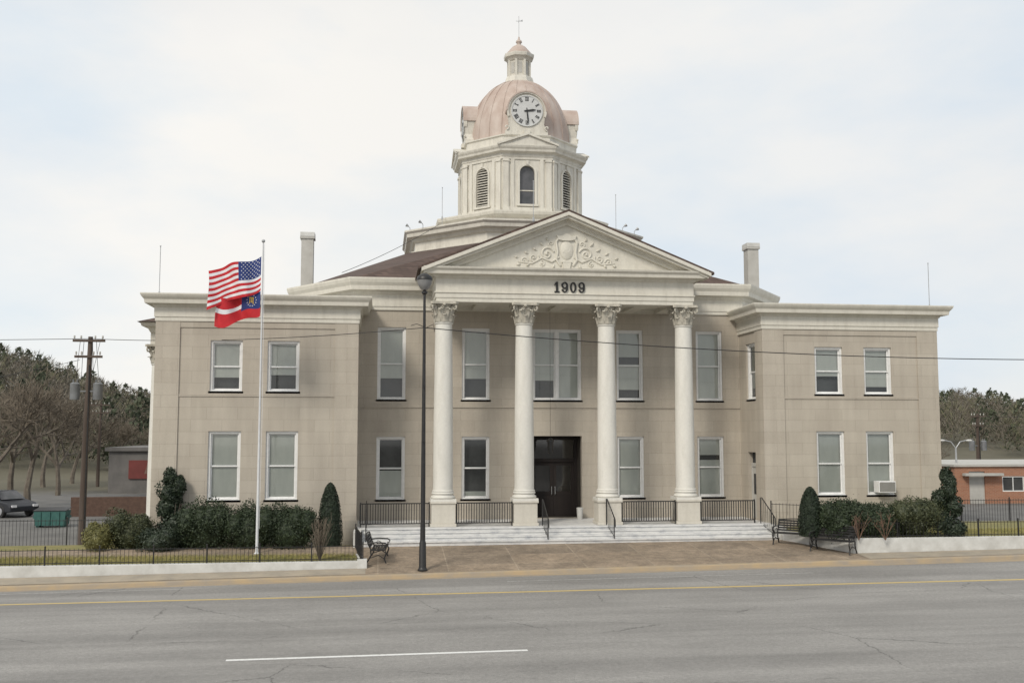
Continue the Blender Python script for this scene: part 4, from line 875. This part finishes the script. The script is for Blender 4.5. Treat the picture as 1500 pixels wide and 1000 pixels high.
wire((u3.location.x,70,u3.location.z+h3-.2),(80,62,7.4),.5,.014,'overhead wire running right from the right utility pole'); wire((u3.location.x,70,u3.location.z+h3-.9),(80,62,6.6),.5,.014,'lower overhead wire running right from the right utility pole')
sp=at_y(1403,735,60); z=terr(sp.x,60); T=thing('street_light','grey double arm street light beyond the right wing corner','street light',(sp.x,60,z)); hh_=at_y(1403,655,60).z-z
m=MB(); m.lathe([(.09,0),(.05,hh_)],10); m.build('pole',GALV,T,smooth=True)
for s in (-1,1):
    m=MB(); m.tube([(0,0,hh_-.05),(s*.3,0,hh_+.35),(s*.75,0,hh_+.45)],.03,6); a=m.build('arm',GALV,T); m=MB(); m.sphere((s*.9,0,hh_+.43),.2,10,6,(1.1,.6,.35)); m.build('lamp_head',WALLW,T,smooth=True)
# ---------------------------------------------------------------- background buildings
def flat_building(name,label,px0,px1,Y,ptop,depth,wm,fascia,wins,doors=(),z=None,ext=0,fh=.28,ov=.25):
    a=at_y(px0,ptop,Y); b=at_y(px1,ptop,Y); z=terr(a.x,Y)-.2 if z is None else z; L=b.x-a.x+ext; H=a.z-z-fh
    t=thing(name,label,'building',(a.x,Y,z)); m=MB(); ops=[(u0,u1,q0,q1) for u0,u1,q0,q1 in wins]+[(u0,u1,.2,2.1) for u0,u1 in doors]
    m.wall((0,0),(L,0),0,H,ops,.15); m.wall((L,0),(L,depth),0,H); m.wall((L,depth),(0,depth),0,H); m.wall((0,depth),(0,0),0,H); m.build('wall',wm,t,fixn=False)
    m=MB(); m.box(-ov,L+ov,-ov,depth+ov,H,H+fh); m.build('roof',fascia,t)
    for u0,u1,q0,q1 in wins:
        m=MB(); m.box(u0,u1,.08,.12,q0,q1); W=m.build('window',DARK,t); m=MB(); c=.06
        m.box(u0,u0+c,.03,.079,q0,q1); m.box(u1-c,u1,.03,.079,q0,q1); m.box(u0+c,u1-c,.03,.079,q1-c,q1); m.box(u0+c,u1-c,.03,.079,q0,q0+c); m.box((u0+u1)/2-.02,(u0+u1)/2+.02,.03,.078,q0+c,q1-c); m.build('frame',SASH,W)
    for u0,u1 in doors: m=MB(); m.box(u0,u1,.08,.12,.2,2.1); m.build('door',CHIM,t)
    return t,L,H
bb,L,H=flat_building('brick_building','low orange brick building with pale flat roof edge beyond the right lot',1398,1500,57,680,10,BRICK,CHIM,[(3.0,4.4,.9,1.8),(7,8.4,.9,1.8),(10,11.4,.9,1.8)],[(.9,1.9)],ext=10,fh=.13,ov=.12)
m=MB(); m.box(.4,2.8,-.5,-.121,1.85,2.0); m.build('door_awning',CHIM,bb)
REDP=mat('red_panel',(.17,.04,.035),(.13,.032,.028),2,.8); GREY=mat('grey_block',(.17,.16,.152),(.12,.115,.11),.8,.9)
lb_,L,H=flat_building('shop_building','grey flat roofed shop with dull red front panel behind the left holly',160,236,82,655,12,GREY,GREY,[],[],ext=2)
m=MB(); m.box(1.5,4.2,-.12,-.001,1.3,H-.7); m.build('red_panel',REDP,lb_)
m=MB(); m.add([(2.9,-.13,H-.9),(5.2,-.13,H-.5),(5.2,-1.2,H-1.2),(2.9,-1.2,H-1.7)],[(0,1,2,3)]); m.build('awning',mat('brown_awning',(.10,.055,.04),None),lb_)
m=MB(); a=at_y(104,728,60); b=at_y(222,728,60); m.box(a.x,b.x+1,60,60.3,terr(a.x,60)-.2,a.z); tag(m.build('brick_wall',mat('brown_brick_wall',(.08,.048,.036),(.115,.07,.052),5,.9)),'low brown brick wall behind the left bushes, in front of the grey shop','wall')
p=at_z(76,771,terr(-17,56)); TEAL=mat('teal_paint',(.025,.10,.09),(.04,.13,.115),3,.6)
t=thing('dumpster','small teal metal dumpster in the lot at the left','dumpster',(p.x,p.y,terr(p.x,p.y))); t.scale=(.72,.72,.72); m=MB(); m.prism([(-.95,.12),(.95,.12),(1.05,1.1),(-1.05,1.1)],-.6,.6)
for x in (-.6,0,.6): m.box(x-.05,x+.05,-.66,-.6,.15,1.05)
m.box(-1.15,-1.06,-.4,.4,.6,.75); m.box(1.06,1.15,-.4,.4,.6,.75); m.box(-.9,-.7,-.5,.5,0,.118); m.box(.7,.9,-.5,.5,0,.118); m.build('body',TEAL,t)
m=MB(); m.add([(-1.08,-.64,1.101),(1.08,-.64,1.101),(1.08,.64,1.25),(-1.08,.64,1.25),(-1.08,-.64,1.14),(1.08,-.64,1.14),(1.08,.64,1.29),(-1.08,.64,1.29)],[(0,1,2,3),(4,5,6,7),(0,1,5,4),(1,2,6,5),(2,3,7,6),(3,0,4,7)]); m.build('lid',BLACK,t)
def car(label,loc,rz,paint):
    t=thing('parked_car',label,'car',loc,rz); m=MB()
    m.prism([(-2.2,.35),(-2.2,.72),(-1.95,.86),(-1.2,.93),(1.0,.93),(1.9,.80),(2.2,.62),(2.22,.35),(1.75,.30),(-1.75,.30)],-.86,.86)
    cab=[(-1.55,.9),(-1.05,1.38),(.25,1.42),(1.1,.9)]
    m.add([(x,-.80 if z<1 else -.62,z) for x,z in cab]+[(x,.80 if z<1 else .62,z) for x,z in cab],[(0,1,2,3),(7,6,5,4),(0,4,5,1),(1,5,6,2),(2,6,7,3)])
    m.build('body',paint,t,bevel=.05)
    g=MB()
    for s in (-1,1): g.add([(-1.3,s*.815,.97),(.95,s*.815,.97),(.25,s*.68,1.34),(-1.0,s*.68,1.33)],[(0,1,2,3)])
    g.add([(1.10,-.7,.975),(1.10,.7,.975),(.38,.6,1.39),(.38,-.6,1.39)],[(0,1,2,3)]); g.build('windows',TGL,t,fixn=False)
    for x in (-1.35,1.35):
        for s in (-1,1):
            w_=MB(); w_.lathe([(.0,-.1),(.32,-.1),(.34,-.07),(.34,.07),(.32,.1),(0,.1)],20); w_.v=[(a,c+s*.80,b+.34) for a,b,c in w_.v]; W=w_.build('wheel',BLACK,t,(x,0,0)); r_=MB(); r_.lathe([(0,0),(.2,0),(.2,.02),(0,.03)],12); r_.v=[(a,s*(.903+c),b+.34) for a,b,c in r_.v]; r_.build('rim',GALV,W)
    for s in (-1,1): h_=MB(); h_.box(2.15,2.235,s*.62-.14,s*.62+.14,.58,.70); h_.build('headlight',WHT,t)
p=at_z(2,753,0); car('dark parked car at the left edge behind the iron fence',(p.x,p.y,terr(p.x,p.y)),R(-40),mat('car_paint_dark',(.02,.022,.028),None,rough=.3))
print('objects',len(bpy.data.objects))
